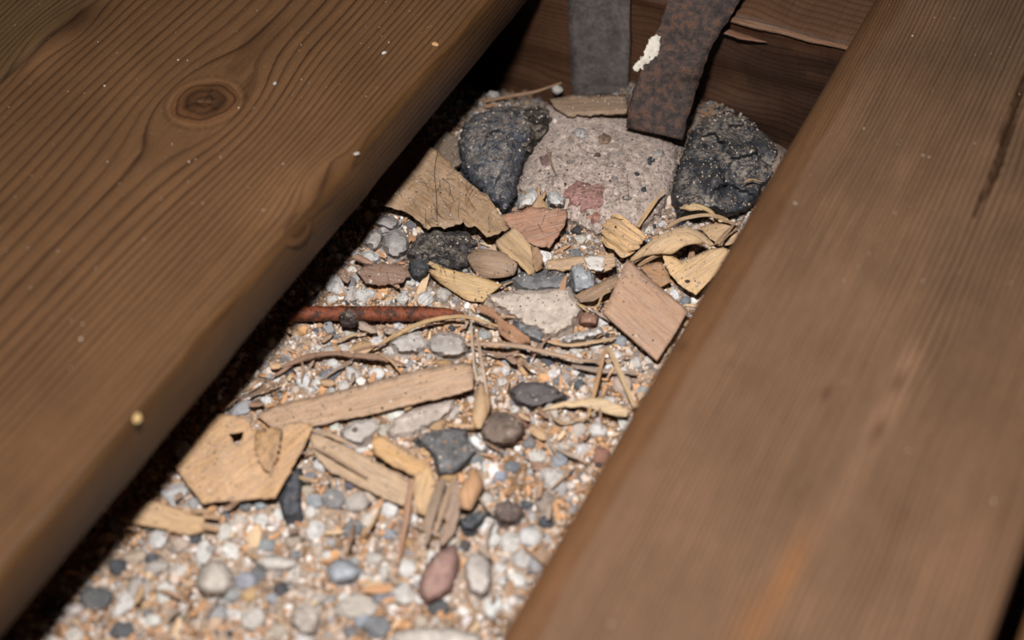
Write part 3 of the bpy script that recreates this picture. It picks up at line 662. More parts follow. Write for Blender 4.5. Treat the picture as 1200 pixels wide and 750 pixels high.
c1 = loft('wood_shaving', [(549, 297, 4), (557, 291, 8), (570, 292, 11), (588, 295, 11), (606, 303, 8)], [(551, 312, 3), (562, 325, 3), (574, 326, 5), (590, 325, 6), (603, 322, 5)], 0.0005, M_SHAVE, None, (150, 118, 90), 5, 8, 0.002, 0.0004, 4)
tag(c1, 'curled grey-brown shaving cupped below the tip of the ragged tan shaving', 'wood shaving', land=('cupped grey-brown shaving', 575, 310))
c2o = [(580, 283), (590, 275), (602, 267), (611, 275), (619, 284), (628, 291), (635, 299), (636, 314), (627, 319), (619, 323), (612, 314), (606, 306), (596, 302), (586, 297)]
c2 = sheet('wood_shaving', c2o, [8, 10, 12, 12, 11, 10, 8, 5, 4, 4, 6, 9, 9, 9], -45, M_SHAVE, (186, 148, 100), 0.5, 4, 0.5, crumple=0.7, seed=19, bend=lambda x, y: 1.8 * np.sin((x - y) * 0.13)); keep_off(c2o)
sheet('folded_corner', [(622, 288), (630, 290), (636, 300), (636, 314), (628, 318), (624, 305)], [12, 13, 10, 6, 8, 10], 60, M_SHAVE, (150, 112, 76), 0.5, 3.5, 0.5, crumple=0.5, seed=191, parent=c2)
tag(c2, 'folded light tan shaving overlapping the brown ribbed shaving', 'wood shaving', land=('folded tan shaving', 610, 295))
cl = [(476, 296), (488, 276), (506, 266), (530, 268), (548, 272), (560, 284), (552, 300), (550, 316), (530, 320), (508, 318), (492, 312)]
o = rock('dust_clump', cl, 0, 9, 24, M_CLUMP, (70, 66, 66), 3.6, 1.5, 2.2, 21, fs=0.12); keep_off(cl)
tag(o, 'dark hairy clump of dust under the ragged tan shaving', 'dust clump', land=('hairy dust clump', 520, 295))
o = rock('stone', [(478, 316), (480, 304), (490, 298), (502, 300), (508, 310), (505, 322), (494, 328), (482, 325)], 0, 9, 12, M_ROCK, (76, 76, 80), 3.5, 0.6, 0.5, 22)
tag(o, 'round charcoal stone at the edge of the hairy dust clump', 'stone', 'grey stones', land=('round charcoal stone', 493, 313)); keep_off([(476, 298), (508, 298), (508, 328), (476, 328)])
st = loft('wood_shaving', [(506, 310, 7), (522, 314, 8), (545, 320, 8), (568, 326, 7), (590, 333, 5)], [(504, 322, 3), (516, 332, 3), (533, 343, 3), (549, 352, 3), (566, 353, 3)], 0.0006, M_SHAVE, None, (196, 156, 96), 6, 9, 0.0012, 0.0003, 6, 0.0004, 2)
tag(st, 'yellowish striped shaving with a frayed end beyond the rusty nail', 'wood shaving', land=('striped yellowish shaving', 545, 333))
loft('frayed_end', [(520, 312, 6), (510, 309, 10), (504, 306, 12)], [(517, 317, 6), (508, 314, 9), (503, 309, 12)], 0.0005, M_SHAVE, st, (202, 166, 104), 4, 4)
fl_ = [(418, 318), (428, 311), (440, 307), (462, 309), (478, 316), (480, 324), (466, 331), (448, 334), (428, 331)]
o = sheet('bark_flake', fl_, [5, 5, 6, 6, 6, 5, 4, 4, 4], -8, M_FIBRE, (140, 104, 84), 1.0, 4, 0.9, crumple=1.0, seed=24); keep_off(fl_)
tag(o, 'reddish brown bark flake between the hairy clump and the knotty board', 'bark flake', land=('reddish bark flake', 450, 320))
o = stick('splinter', [(417, 300, 5), (428, 305, 5), (442, 312, 4)], [2.2, 2.0, 1.2], M_FIBRE, None, (162, 118, 92), 25); tag(o, 'short pinkish wood splinter beside the reddish bark flake', 'splinter')

sb = [(562, 348), (580, 344), (607, 340), (640, 338), (668, 336), (676, 350), (682, 364), (677, 374), (671, 384), (652, 395), (639, 396), (633, 389), (617, 384), (604, 374), (588, 364), (573, 354)]
o = rock('flat_stone', sb, 2, 4.5, 7, M_SLAB, (196, 174, 156), 4.5, 0.8, 0.5, 26); keep_off(sb)
tag(o, 'large flat pale beige stone slab between nail tip and square chip', 'stone', land=('flat beige slab', 622, 362))
gl = [(600, 374), (618, 376), (633, 386), (641, 395), (634, 402), (618, 398), (604, 388)]
o = rock('stone', gl, 0, 5, 7, M_ROCK, (120, 118, 120), 4, 0.7, 0.5, 27); tag(o, 'grey stone tucked under the near edge of the flat beige slab', 'stone', 'grey stones'); keep_off(gl)
gf = [(600, 326), (612, 318), (635, 316), (660, 318), (670, 326), (668, 338), (645, 341), (618, 342), (604, 338)]
o = rock('flat_stone', gf, 1, 5, 8, M_ROCK, (118, 116, 118), 4.2, 0.8, 0.7, 28); keep_off(gf)
tag(o, 'flat dark grey stone behind the flat beige slab', 'stone', 'grey stones', land=('flat grey stone', 636, 328))
bg = [(667, 311), (680, 305), (689, 312), (698, 323), (701, 336), (688, 342), (673, 343), (669, 328)]
o = rock('stone', bg, 1, 8, 8, M_ROCK, (150, 152, 158), 3.6, 0.5, 0.5, 29); keep_off(bg)
tag(o, 'blue-grey speckled angular stone before the whitened wood slat', 'stone', land=('speckled blue-grey stone', 685, 325))
ws = [(640, 306), (660, 302), (680, 300), (700, 298), (719, 297), (722, 311), (708, 318), (694, 318), (676, 314), (655, 316), (642, 315)]
o = sheet('wood_sliver', ws, [5, 6, 7, 8, 9, 8, 6, 6, 5, 4, 4], 8, M_FIBRE, (190, 150, 108), 1.4, 4, 0.6, crumple=0.4, seed=30); keep_off(ws)
tag(o, 'pale wood slat partly whitened with plaster behind the speckled stone', 'wood sliver', land=('whitened wood slat', 680, 307))
sheet('plaster_patch', [(684, 301), (698, 299), (708, 300), (708, 314), (698, 316), (688, 312)], 8.6, 0, M_WHITE, (206, 198, 190), 0.9, 3, 0.9, crumple=0.3, seed=31, parent=o)['label'] = 'white plaster patch'
rb = [(678, 370), (685, 365), (693, 364), (703, 371), (700, 381), (688, 383), (679, 380)]
o = rock('brick_crumb', rb, 0, 7, 7, M_ROCK, (158, 108, 84), 3.5, 0.5, 0.4, 32); keep_off(rb)
tag(o, 'small orange-red brick crumb at the corner of the square chip', 'brick crumb', land=('orange brick crumb', 690, 374))
wl = [(656, 397), (672, 391), (690, 386), (704, 383), (708, 390), (692, 397), (676, 402), (662, 404)]
o = rock('stone', wl, 0, 6, 5, M_SLAB, (200, 192, 184), 3.5, 0.5, 0.4, 33); keep_off(wl)
tag(o, 'long narrow white stone before the orange brick crumb', 'stone', land=('narrow white stone', 682, 393))

# curled shavings by the fine-grained board
ca = loft('wood_shaving', [(718, 253, 12), (727, 252, 14), (738, 261, 13), (749, 270, 11), (758, 278, 9)], [(706, 279, 4), (712, 290, 4), (722, 296, 5), (730, 303, 5), (742, 294, 6)], 0.0006, M_SHAVE, None, (200, 156, 102), 7, 18, 0.003, 0.0004, 8, 0.0011, 4)
tag(ca, 'pleated tan shaving beside the mortar lump, first of the curl heap', 'wood shaving', land=('pleated tan shaving', 728, 275))
stick('fray', [(708, 280, 5), (711, 288, 8), (720, 292, 9)], [0.5, 0.8, 0.4], M_SHAVE, ca, (206, 168, 112), 3)
stick('fray', [(717, 253, 13), (726, 255, 15), (735, 258, 13)], [0.5, 0.7, 0.3], M_SHAVE, ca, (214, 176, 120), 4)
cb = loft('wood_shaving', [(738, 304, 7), (752, 290, 13), (776, 274, 18), (804, 266, 19), (824, 274, 17), (838, 288, 13)], [(741, 307, 6), (757, 300, 11), (775, 297, 14), (788, 297, 14), (804, 288, 15), (830, 284, 13)], 0.0006, M_SHAVE, None, (198, 158, 108), 6, 9, 0.0015, 0.0006, 9, 0.0003, 2)
tag(cb, 'wide arched tan shaving on top of the curl heap', 'wood shaving', land=('arched tan shaving', 790, 284))
cc = [(777, 297), (788, 300), (800, 306), (814, 300), (828, 293), (846, 290), (858, 292), (838, 322), (815, 345), (800, 336), (787, 323), (779, 310)]
o = sheet('wood_shaving', cc, [11, 10, 9, 9, 10, 11, 10, 8, 6, 6, 7, 9], 35, M_SHAVE, (208, 164, 108), 0.6, 4, 0.5, crumple=0.6, seed=36); keep_off(cc)
tag(o, 'broad golden shaving sloping down under the fine-grained board', 'wood shaving', land=('broad golden shaving', 815, 315))
cd = [(748, 312), (760, 309), (776, 307), (782, 318), (786, 330), (774, 336), (762, 326)]
o = sheet('wood_shaving', cd, [5, 6, 7, 6, 5, 4, 4], -25, M_SHAVE, (168, 118, 74), 0.6, 4, 0.5, crumple=0.6, seed=37)
tag(o, 'darker brown shaving lying under the arched tan shaving', 'wood shaving'); keep_off(cd)
for i, (z, w) in enumerate(((8, 0), (6, 5))):
    loft('curled_lip', [(741 + w, 306 + w, 6), (752 + w, 299 + w, 10), (766 + w, 293 + w, 11), (778, 294 + w, 10)], [(743 + w, 309 + w, 5), (754 + w, 303 + w, 8), (766 + w, 297 + w, 9), (778, 297 + w, 8)], 0.0005, M_SHAVE, cb, (176, 132, 84), 5, 4)
ce = [(820, 266), (840, 260), (857, 262), (866, 272), (860, 284), (845, 288), (832, 280)]
o = sheet('wood_shaving', ce, [8, 10, 11, 10, 8, 8, 8], 20, M_SHAVE, (182, 144, 98), 0.5, 4, 0.5, crumple=0.5, seed=38); keep_off(ce)
tag(o, 'tan shaving half hidden at the back of the curl heap', 'wood shaving')
o = loft('wood_strip', [(778, 268, 12), (789, 260, 15), (801, 254, 18), (826, 250, 20), (846, 253, 18), (865, 265, 12)], [(780, 270, 11), (792, 263, 14), (803, 258, 17), (826, 254, 19), (844, 257, 17), (862, 267, 11)], 0.0006, M_FIBRE, None, (178, 140, 96), 6, 4)
tag(o, 'thin tan strip bowed over the back of the curl heap', 'wood strip', land=('bowed tan strip', 825, 252))
o = loft('wood_strip', [(797, 243, 14), (805, 239, 17), (815, 238, 18), (828, 242, 17), (838, 250, 14), (842, 262, 10)], [(800, 245, 14), (808, 247, 16), (818, 246, 17), (826, 247, 16), (834, 253, 13), (838, 263, 9)], 0.0005, M_SHAVE, None, (196, 160, 104), 6, 5, 0.001)
tag(o, 'small twisted tan curl touching the black craggy rock', 'wood strip', land=('small twisted curl', 820, 243))
for i, (p, r, c, lab) in enumerate((
    ([(838, 286, 14), (849, 274, 15), (861, 262, 15)], [0.7, 0.9, 0.5], (150, 112, 76), 'thin brown twig standing at the back of the curl heap'),
    ([(747, 266, 6), (761, 245, 9), (779, 222, 12)], [1.0, 1.2, 0.4], (186, 146, 96), 'straight tan splinter leaning on the mortar lump'),
    ([(842, 288, 14), (854, 275, 13), (866, 268, 12)], [0.5, 0.6, 0.4], (130, 96, 62), 'dark thin twig beside the standing brown twig'),
    ([(690, 366, 4), (680, 358, 5), (672, 352, 5)], [0.5, 0.6, 0.3], (190, 150, 98), 'short tan fibre before the tilted brown sliver'),
    ([(672, 353, 4), (688, 360, 5), (700, 358, 7), (706, 346, 8), (716, 341, 8)], [0.5, 0.6, 0.6, 0.5, 0.3], (184, 144, 94), 'looped tan fibre beside the square chip'))):
    o = stick('splinter', p, r, M_FIBRE, None, c, 50 + i); tag(o, lab, 'splinter', 'splinters')
sv = [(672, 346), (690, 337), (708, 328), (722, 321), (726, 330), (712, 342), (696, 352), (680, 354)]
o = sheet('wood_sliver', sv, [5, 7, 8, 9, 9, 7, 5, 4], 28, M_FIBRE, (146, 112, 82), 1.2, 4, 0.5, crumple=0.3, seed=40); keep_off(sv)
tag(o, 'brown tilted sliver between speckled stone and square chip', 'wood sliver', land=('tilted brown sliver', 700, 337))
sc = [(735, 303), (758, 323), (782, 343), (806, 363), (795, 383), (783, 402), (770, 421), (748, 402), (726, 383), (707, 367), (716, 346), (726, 324)]
o = sheet('wood_chip', sc, [13, 12, 11, 10, 9, 8, 7, 8, 8, 8, 10, 12], -40, M_CHIP, (178, 134, 102), 1.6, 6, 0.15, seed=41); keep_off(sc)
tag(o, 'smooth square reddish wood chip tilted against the fine-grained board', 'wood chip', land=('square reddish chip', 757, 362))

# --- the nail
nl = [(338, 368, 4.5), (380, 368, 4.5), (420, 368, 4.5), (460, 368, 4.3), (500, 368, 4), (520, 367.5, 4), (532, 367, 4), (540, 367, 4)]
nail = stick('nail', nl, [3.4, 3.5, 3.45, 3.5, 3.3, 2.6, 1.6, 0.5], M_NAIL, None, seed=60, n=12, flat=0.95, k=8, rough=0.05)
tag(nail, 'long rusty nail lying on the rubble, its head under the knotty board', 'nail', land=('rusty nail', 440, 368)); keep_off([(335, 356), (540, 356), (540, 380), (335, 380)])
stick('point', [(530, 367.2, 4), (537, 367, 4), (543, 367.3, 3.8)], [1.9, 1.1, 0.3], M_NAIL, nail, seed=62, n=10, flat=0.95, rough=0.03)
rock('dirt_lump', [(397, 372), (402, 365), (409, 362), (415, 366), (420, 376), (412, 380), (402, 380)], 8.1, 1.2, 8, M_CLUMP, (50, 38, 34), 3, 0.6, 0.5, 61, nail)['label'] = 'dark clot of dirt'

# --- sticks, strips, stones in the nearer rubble
ls = [(300, 486), (322, 476), (345, 469), (372, 464), (400, 457), (430, 449), (460, 442), (485, 435), (508, 430), (530, 427), (551, 425), (555, 440), (554, 455), (532, 462), (496, 470), (460, 478), (436, 484), (412, 489), (388, 494), (366, 499), (345, 501), (318, 500)]
lz = [3, 4, 5, 6, 6.5, 7, 7.5, 8, 8.5, 9, 9, 8.5, 8, 7, 6, 6, 5.5, 5, 4.5, 4, 3, 3]
o = sheet('wood_strip', ls, lz, 14, M_CHIP, (178, 140, 106), 0.9, 6, 0.5, crumple=0.6, seed=70, bend=lambda x, y: 0.8 * np.sin(x * 0.04)); keep_off(ls)
tag(o, 'long flat tan strip of wood lying before the rusty nail', 'wood strip', land=('long flat strip', 440, 463))
for i, (nm, p, r, c, lab, ld, flat) in enumerate((
    ('splinter', [(431, 413, 2), (458, 396, 4), (482, 384, 6), (505, 375, 8), (545, 371, 9), (584, 382, 6)], [0.5, 1.2, 1.3, 1.2, 1.1, 0.6], (196, 152, 96), 'long yellow splinter crossing near the nail tip', ('long yellow splinter', 470, 390), .5),
    ('twig', [(330, 430, 3), (362, 418, 5), (390, 414, 5), (415, 416, 4), (450, 420, 4), (476, 428, 3)], [1.0, 1.6, 1.3, 1.8, 1.4, 0.4], (146, 106, 80), 'brown forked twig behind the long flat strip', ('brown forked twig', 400, 417), .6),
    ('splinter', [(548, 404, 4), (580, 403, 6), (612, 406, 7), (650, 415, 6), (690, 423, 5), (730, 421, 3)], [1.2, 1.5, 1.7, 1.6, 1.2, 0.5], (176, 140, 110), 'grey-tan long splinter before the flat beige slab', ('long grey-tan splinter', 640, 412), .6),
    ('splinter', [(566, 412, 3), (590, 416, 4), (608, 412, 5)], [0.5, 1.2, 0.5], (150, 112, 84), 'short brown splinter under the grey-tan one', None, .6),
    ('splinter', [(670, 428, 3), (700, 434, 4), (746, 437, 4)], [0.5, 1.5, 0.8], (150, 126, 108), 'grey splinter below the end of the grey-tan one', None, .5),
    ('splinter', [(709, 411, 8), (699, 450, 6), (688, 492, 3)], [0.8, 1.2, 0.9], (184, 132, 78), 'first of two crossed-looking splinters, orange-tan, by the pale loop shaving', ('orange-tan splinter', 698, 450), .7),
    ('splinter', [(714, 408, 4), (728, 440, 5), (744, 477, 4)], [1.2, 1.4, 1.1], (202, 164, 116), 'yellow splinter beside the fine-grained board, pointing to the square chip', ('yellow splinter', 730, 445), .6),
    ('fibre', [(552, 378, 10), (554, 405, 11), (556, 430, 12), (560, 448, 11)], [0.5, 0.7, 0.7, 0.4], (192, 164, 134), 'pale fibre standing across the end of the long flat strip', None, .8),
    ('fibre', [(559, 390, 8), (565, 425, 11), (572, 466, 8)], [0.6, 0.8, 0.5], (186, 156, 128), 'second pale fibre hanging over the tan curl', None, .8),
    ('splinter', [(482, 562, 7), (477, 600, 6), (466, 662, 3)], [1.4, 2.0, 0.9], (172, 122, 88), 'reddish splinter leaning on the split sliver', ('reddish splinter', 475, 612), .6),
    ('twig', [(568, 119, -2), (595, 113, -1), (625, 108, 0), (658, 97, 2)], [1.2, 1.4, 1.2, 0.6], (142, 102, 70), 'thin tan twig at the foot of the dark beam', None, .7),
    ('splinter', [(276, 468, 2), (298, 462, 3), (330, 448, 3)], [0.5, 0.8, 0.4], (130, 96, 74), 'thin dark splinter beside the knotty board and the long strip', None, .6),
    ('splinter', [(640, 478, 3), (655, 494, 4), (680, 492, 4), (700, 480, 5)], [0.4, 0.6, 0.6, 0.4], (176, 144, 104), 'thin looped curl below the pale loop shaving', None, .6),
    ('splinter', [(520, 563, 5), (508, 595, 6), (500, 638, 3)], [1.5, 2.6, 0.8], (150, 122, 98), 'frayed grey-tan splinter beside the orange shell shaving', ('frayed splinter', 508, 600), .5),
    ('splinter', [(533, 560, 6), (520, 590, 7), (512, 622, 4)], [0.8, 1.4, 0.6], (166, 134, 102), 'frayed tan splinter next to the grey-tan frayed one', None, .5),
    ('splinter', [(345, 425, 3), (330, 436, 2), (318, 442, 2)], [0.9, 1.2, 0.4], (150, 110, 84), 'short brown splinter at the end of the forked twig', None, .5),
    ('splinter', [(606, 388, 2), (660, 404, 3), (700, 400, 4), (722, 396, 3)], [0.4, 0.8, 1.0, 0.4], (190, 152, 108), 'tan splinter before the narrow white stone', None, .5),
    ('splinter', [(640, 172, 13), (646, 190, 13), (652, 205, 12)], [0.4, 0.7, 0.3], (150, 120, 92), 'tiny tan splinter on the mortar lump', None, .5),
    ('splinter', [(872, 214, 20), (880, 210, 20), (893, 213, 18)], [0.4, 0.8, 0.3], (190, 140, 90), 'tiny orange splinter on the black craggy rock', None, .5),
    ('splinter', [(545, 690, 2), (556, 720, 3), (540, 745, 2)], [0.6, 1.0, 0.5], (170, 134, 98), 'tan splinter close to the long pale stone', None, .5))):
    o = stick(nm, p, r, M_FIBRE, None, c, 80 + i, flat=flat); tag(o, lab, nm, 'splinters and twigs', land=ld)
stick('side_fork', [(404, 416, 4), (430, 407, 5), (452, 404, 5)], [1.0, 0.8, 0.3], M_FIBRE, bpy.data.objects['twig'], (146, 106, 80), 99)
pl = [(556, 361), (566, 357), (577, 360), (585, 372), (604, 383), (620, 395), (622, 403), (601, 402), (586, 392), (579, 374), (563, 366)]
o = sheet('wood_peel', pl, [9, 10, 11, 10, 9, 7, 5, 5, 6, 8, 8], -40, M_SHAVE, (158, 106, 70), 0.6, 3.5, 0.4, crumple=0.3, seed=101, bend=lambda x, y: 0.8 * np.sin((x + y) * 0.09)); keep_off(pl)
tag(o, 'curved reddish brown peel between nail tip and flat beige slab', 'wood peel', land=('curved brown peel', 595, 383))
ps = [(634, 481), (652, 473), (679, 468), (705, 466), (722, 472), (736, 481), (734, 488), (718, 486), (700, 480), (684, 476), (664, 477)]
o = sheet('wood_shaving', ps, [4, 5, 6, 7, 7, 7, 6, 5, 5, 5, 4], 4, M_SHAVE, (198, 164, 118), 0.6, 4, 0.4, crumple=0.4, seed=102); keep_off(ps)
tag(o, 'pale looped shaving beside the fine-grained board', 'wood shaving', land=('pale looped shaving', 690, 474))
tc_ = loft('wood_shaving', [(558, 458, 8), (555, 475, 9), (554, 490, 8), (557, 502, 5)], [(568, 452, 6), (575, 466, 8), (574, 482, 7), (564, 502, 4)], 0.0006, M_SHAVE, None, (182, 142, 96), 6, 8, 0.002, 0.0003, 11)
tag(tc_, 'small tan curl at the end of the long flat strip', 'wood shaving', land=('small tan curl', 564, 478))
ow = [(434, 516), (440, 511), (450, 511), (470, 524), (488, 535), (503, 543), (498, 550), (488, 558), (470, 549), (452, 539), (437, 529)]
o = sheet('wood_offcut', ow, [9, 10, 10, 9, 9, 9, 8, 7, 7, 8, 8], -33, M_FIBRE, (206, 154, 92), 2.2, 5, 0.5, crumple=0.4, seed=104); keep_off(ow)
tag(o, 'thick honey-coloured offcut with a bent-down end on the split sliver', 'wood offcut', land=('honey-coloured offcut', 470, 533))
bo = [(486, 556), (495, 549), (504, 545), (509, 560), (508, 576), (504, 590), (499, 603), (488, 600), (485, 578)]
sheet('bent_end', bo, [7, 8, 8, 6, 5, 4, 3, 3, 5], 75, M_FIBRE, (204, 160, 106), 1.6, 5, 0.8, crumple=0.6, seed=105, parent=o); keep_off(bo)
ss_ = [(363, 506), (380, 511), (402, 520), (428, 534), (452, 548), (470, 556), (482, 565), (484, 590), (464, 589), (440, 578), (416, 567), (398, 556), (380, 546), (370, 534), (364, 522)]
o = sheet('wood_sliver', ss_, [4, 5, 6, 6, 6, 6, 6, 5, 5, 5, 4, 4, 4, 4, 4], -30, M_FIBRE, (188, 154, 118), 1.6, 5, 0.9, crumple=0.9, seed=106); keep_off(ss_)
tag(o, 'broad split pale sliver between holed chip and honey-coloured offcut', 'wood sliver', land=('broad split sliver', 420, 545))
stick('loose_fibre', [(366, 504, 7), (392, 512, 9), (420, 526, 7)], [0.8, 1.3, 0.4], M_FIBRE, o, (192, 156, 118), 107)
stick('loose_fibre', [(368, 524, 6), (395, 538, 8), (430, 560, 7)], [0.5, 1.0, 0.4], M_FIBRE, o, (168, 130, 96), 108)
ol = loft('wood_shaving', [(549, 556, 6), (542, 566, 9), (538, 580, 9), (541, 596, 5)], [(560, 553, 5), (566, 564, 7), (563, 580, 6), (553, 596, 3)], 0.0008, M_SHAVE, None, (190, 136, 88), 6, 8, 0.0028, 0.0002, 12)
tag(ol, 'cupped orange shell-like shaving among the pale pebbles', 'wood shaving', land=('orange shell shaving', 552, 576))
bk = [(528, 568), (536, 566), (541, 580), (538, 600), (534, 622), (524, 634), (514, 640), (518, 612), (522, 590)]
o = sheet('bark_flake', bk, [6, 7, 7, 6, 5, 4, 3, 4, 5], 72, M_FIBRE, (156, 126, 104), 1.0, 4.5, 0.7, crumple=0.8, seed=110, holes=[[(512 + 4, 610), (522, 607), (523, 614), (517, 615)]]); keep_off(bk)
tag(o, 'grey-tan bark flake pointing at the red stone', 'bark flake', land=('grey-tan bark flake', 528, 602))
hc = [(205, 546), (218, 530), (231, 514), (242, 498), (254, 484), (272, 486), (291, 490), (296, 503), (314, 502), (330, 498), (342, 495), (355, 494), (366, 498), (362, 510), (357, 521), (348, 536), (336, 559), (322, 583), (300, 584), (281, 586), (258, 587), (238, 590), (220, 568)]
hz = [5, 6, 7, 8, 8, 8, 8, 7, 7, 8, 8, 9, 9, 9, 9, 10, 10, 9, 6, 5, 4, 4, 5]
hole = [(267, 508), (275, 507), (286, 505), (284, 513), (279, 521), (274, 521), (272, 514)]
def hb(x, y):
    cr = (x - 248) * (-84) - (y - 587) * 43; d = cr / 94.4              # signed distance from the crease
    tear = np.exp(-((x - 312) / 16) ** 2 - ((y - 525) / 30) ** 2)
    return -0.075 * np.minimum(np.abs(d), 45) - 1.0 * np.exp(-np.abs(d) / 4) + 1.6 + 1.6 * tear * np.sin(x * 0.25 + y * 0.06)
o = sheet('wood_chip', hc, hz, 38, M_LEAF, (200, 152, 102), 0.9, 4.5, 0.4, holes=[hole], bend=hb, crumple=0.35, seed=112); keep_off(hc)
tag(o, 'flat tan many-sided chip with a small torn hole beside the knotty board', 'wood chip', land=('holed tan chip', 285, 540))
tf = [(300, 505), (316, 502), (330, 503), (328, 520), (322, 540), (316, 558), (306, 545), (298, 525)]
sheet('torn_flap', tf, [10, 11, 11, 12, 11, 8, 10, 10], 70, M_LEAF, (182, 136, 84), 0.5, 3.5, 1.2, crumple=2.4, seed=113, parent=o, cs=0.12)['label'] = 'crumpled torn flap'
lc = [(140, 606), (155, 596), (178, 587), (205, 595), (240, 606), (238, 614), (246, 616), (237, 622), (220, 626), (190, 619), (155, 613)]
o = sheet('wood_sliver', lc, [4, 5, 6, 6, 5, 5, 4, 4, 4, 4, 4], -14, M_FIBRE, (204, 160, 110), 1.6, 5, 0.7, crumple=0.4, seed=114); keep_off(lc)
tag(o, 'yellowish broken sliver sticking out from under the knotty board', 'wood sliver', land=('broken yellow sliver', 200, 606))
for k, (a, b) in enumerate((((238, 604, 4), (256, 607, 3)), ((236, 616, 4), (257, 622, 3)), ((228, 598, 5), (246, 600, 4)))):
    stick('broken_tip', [a, b], [1.6, 0.9], M_FIBRE, o, (180, 136, 92), 115 + k)
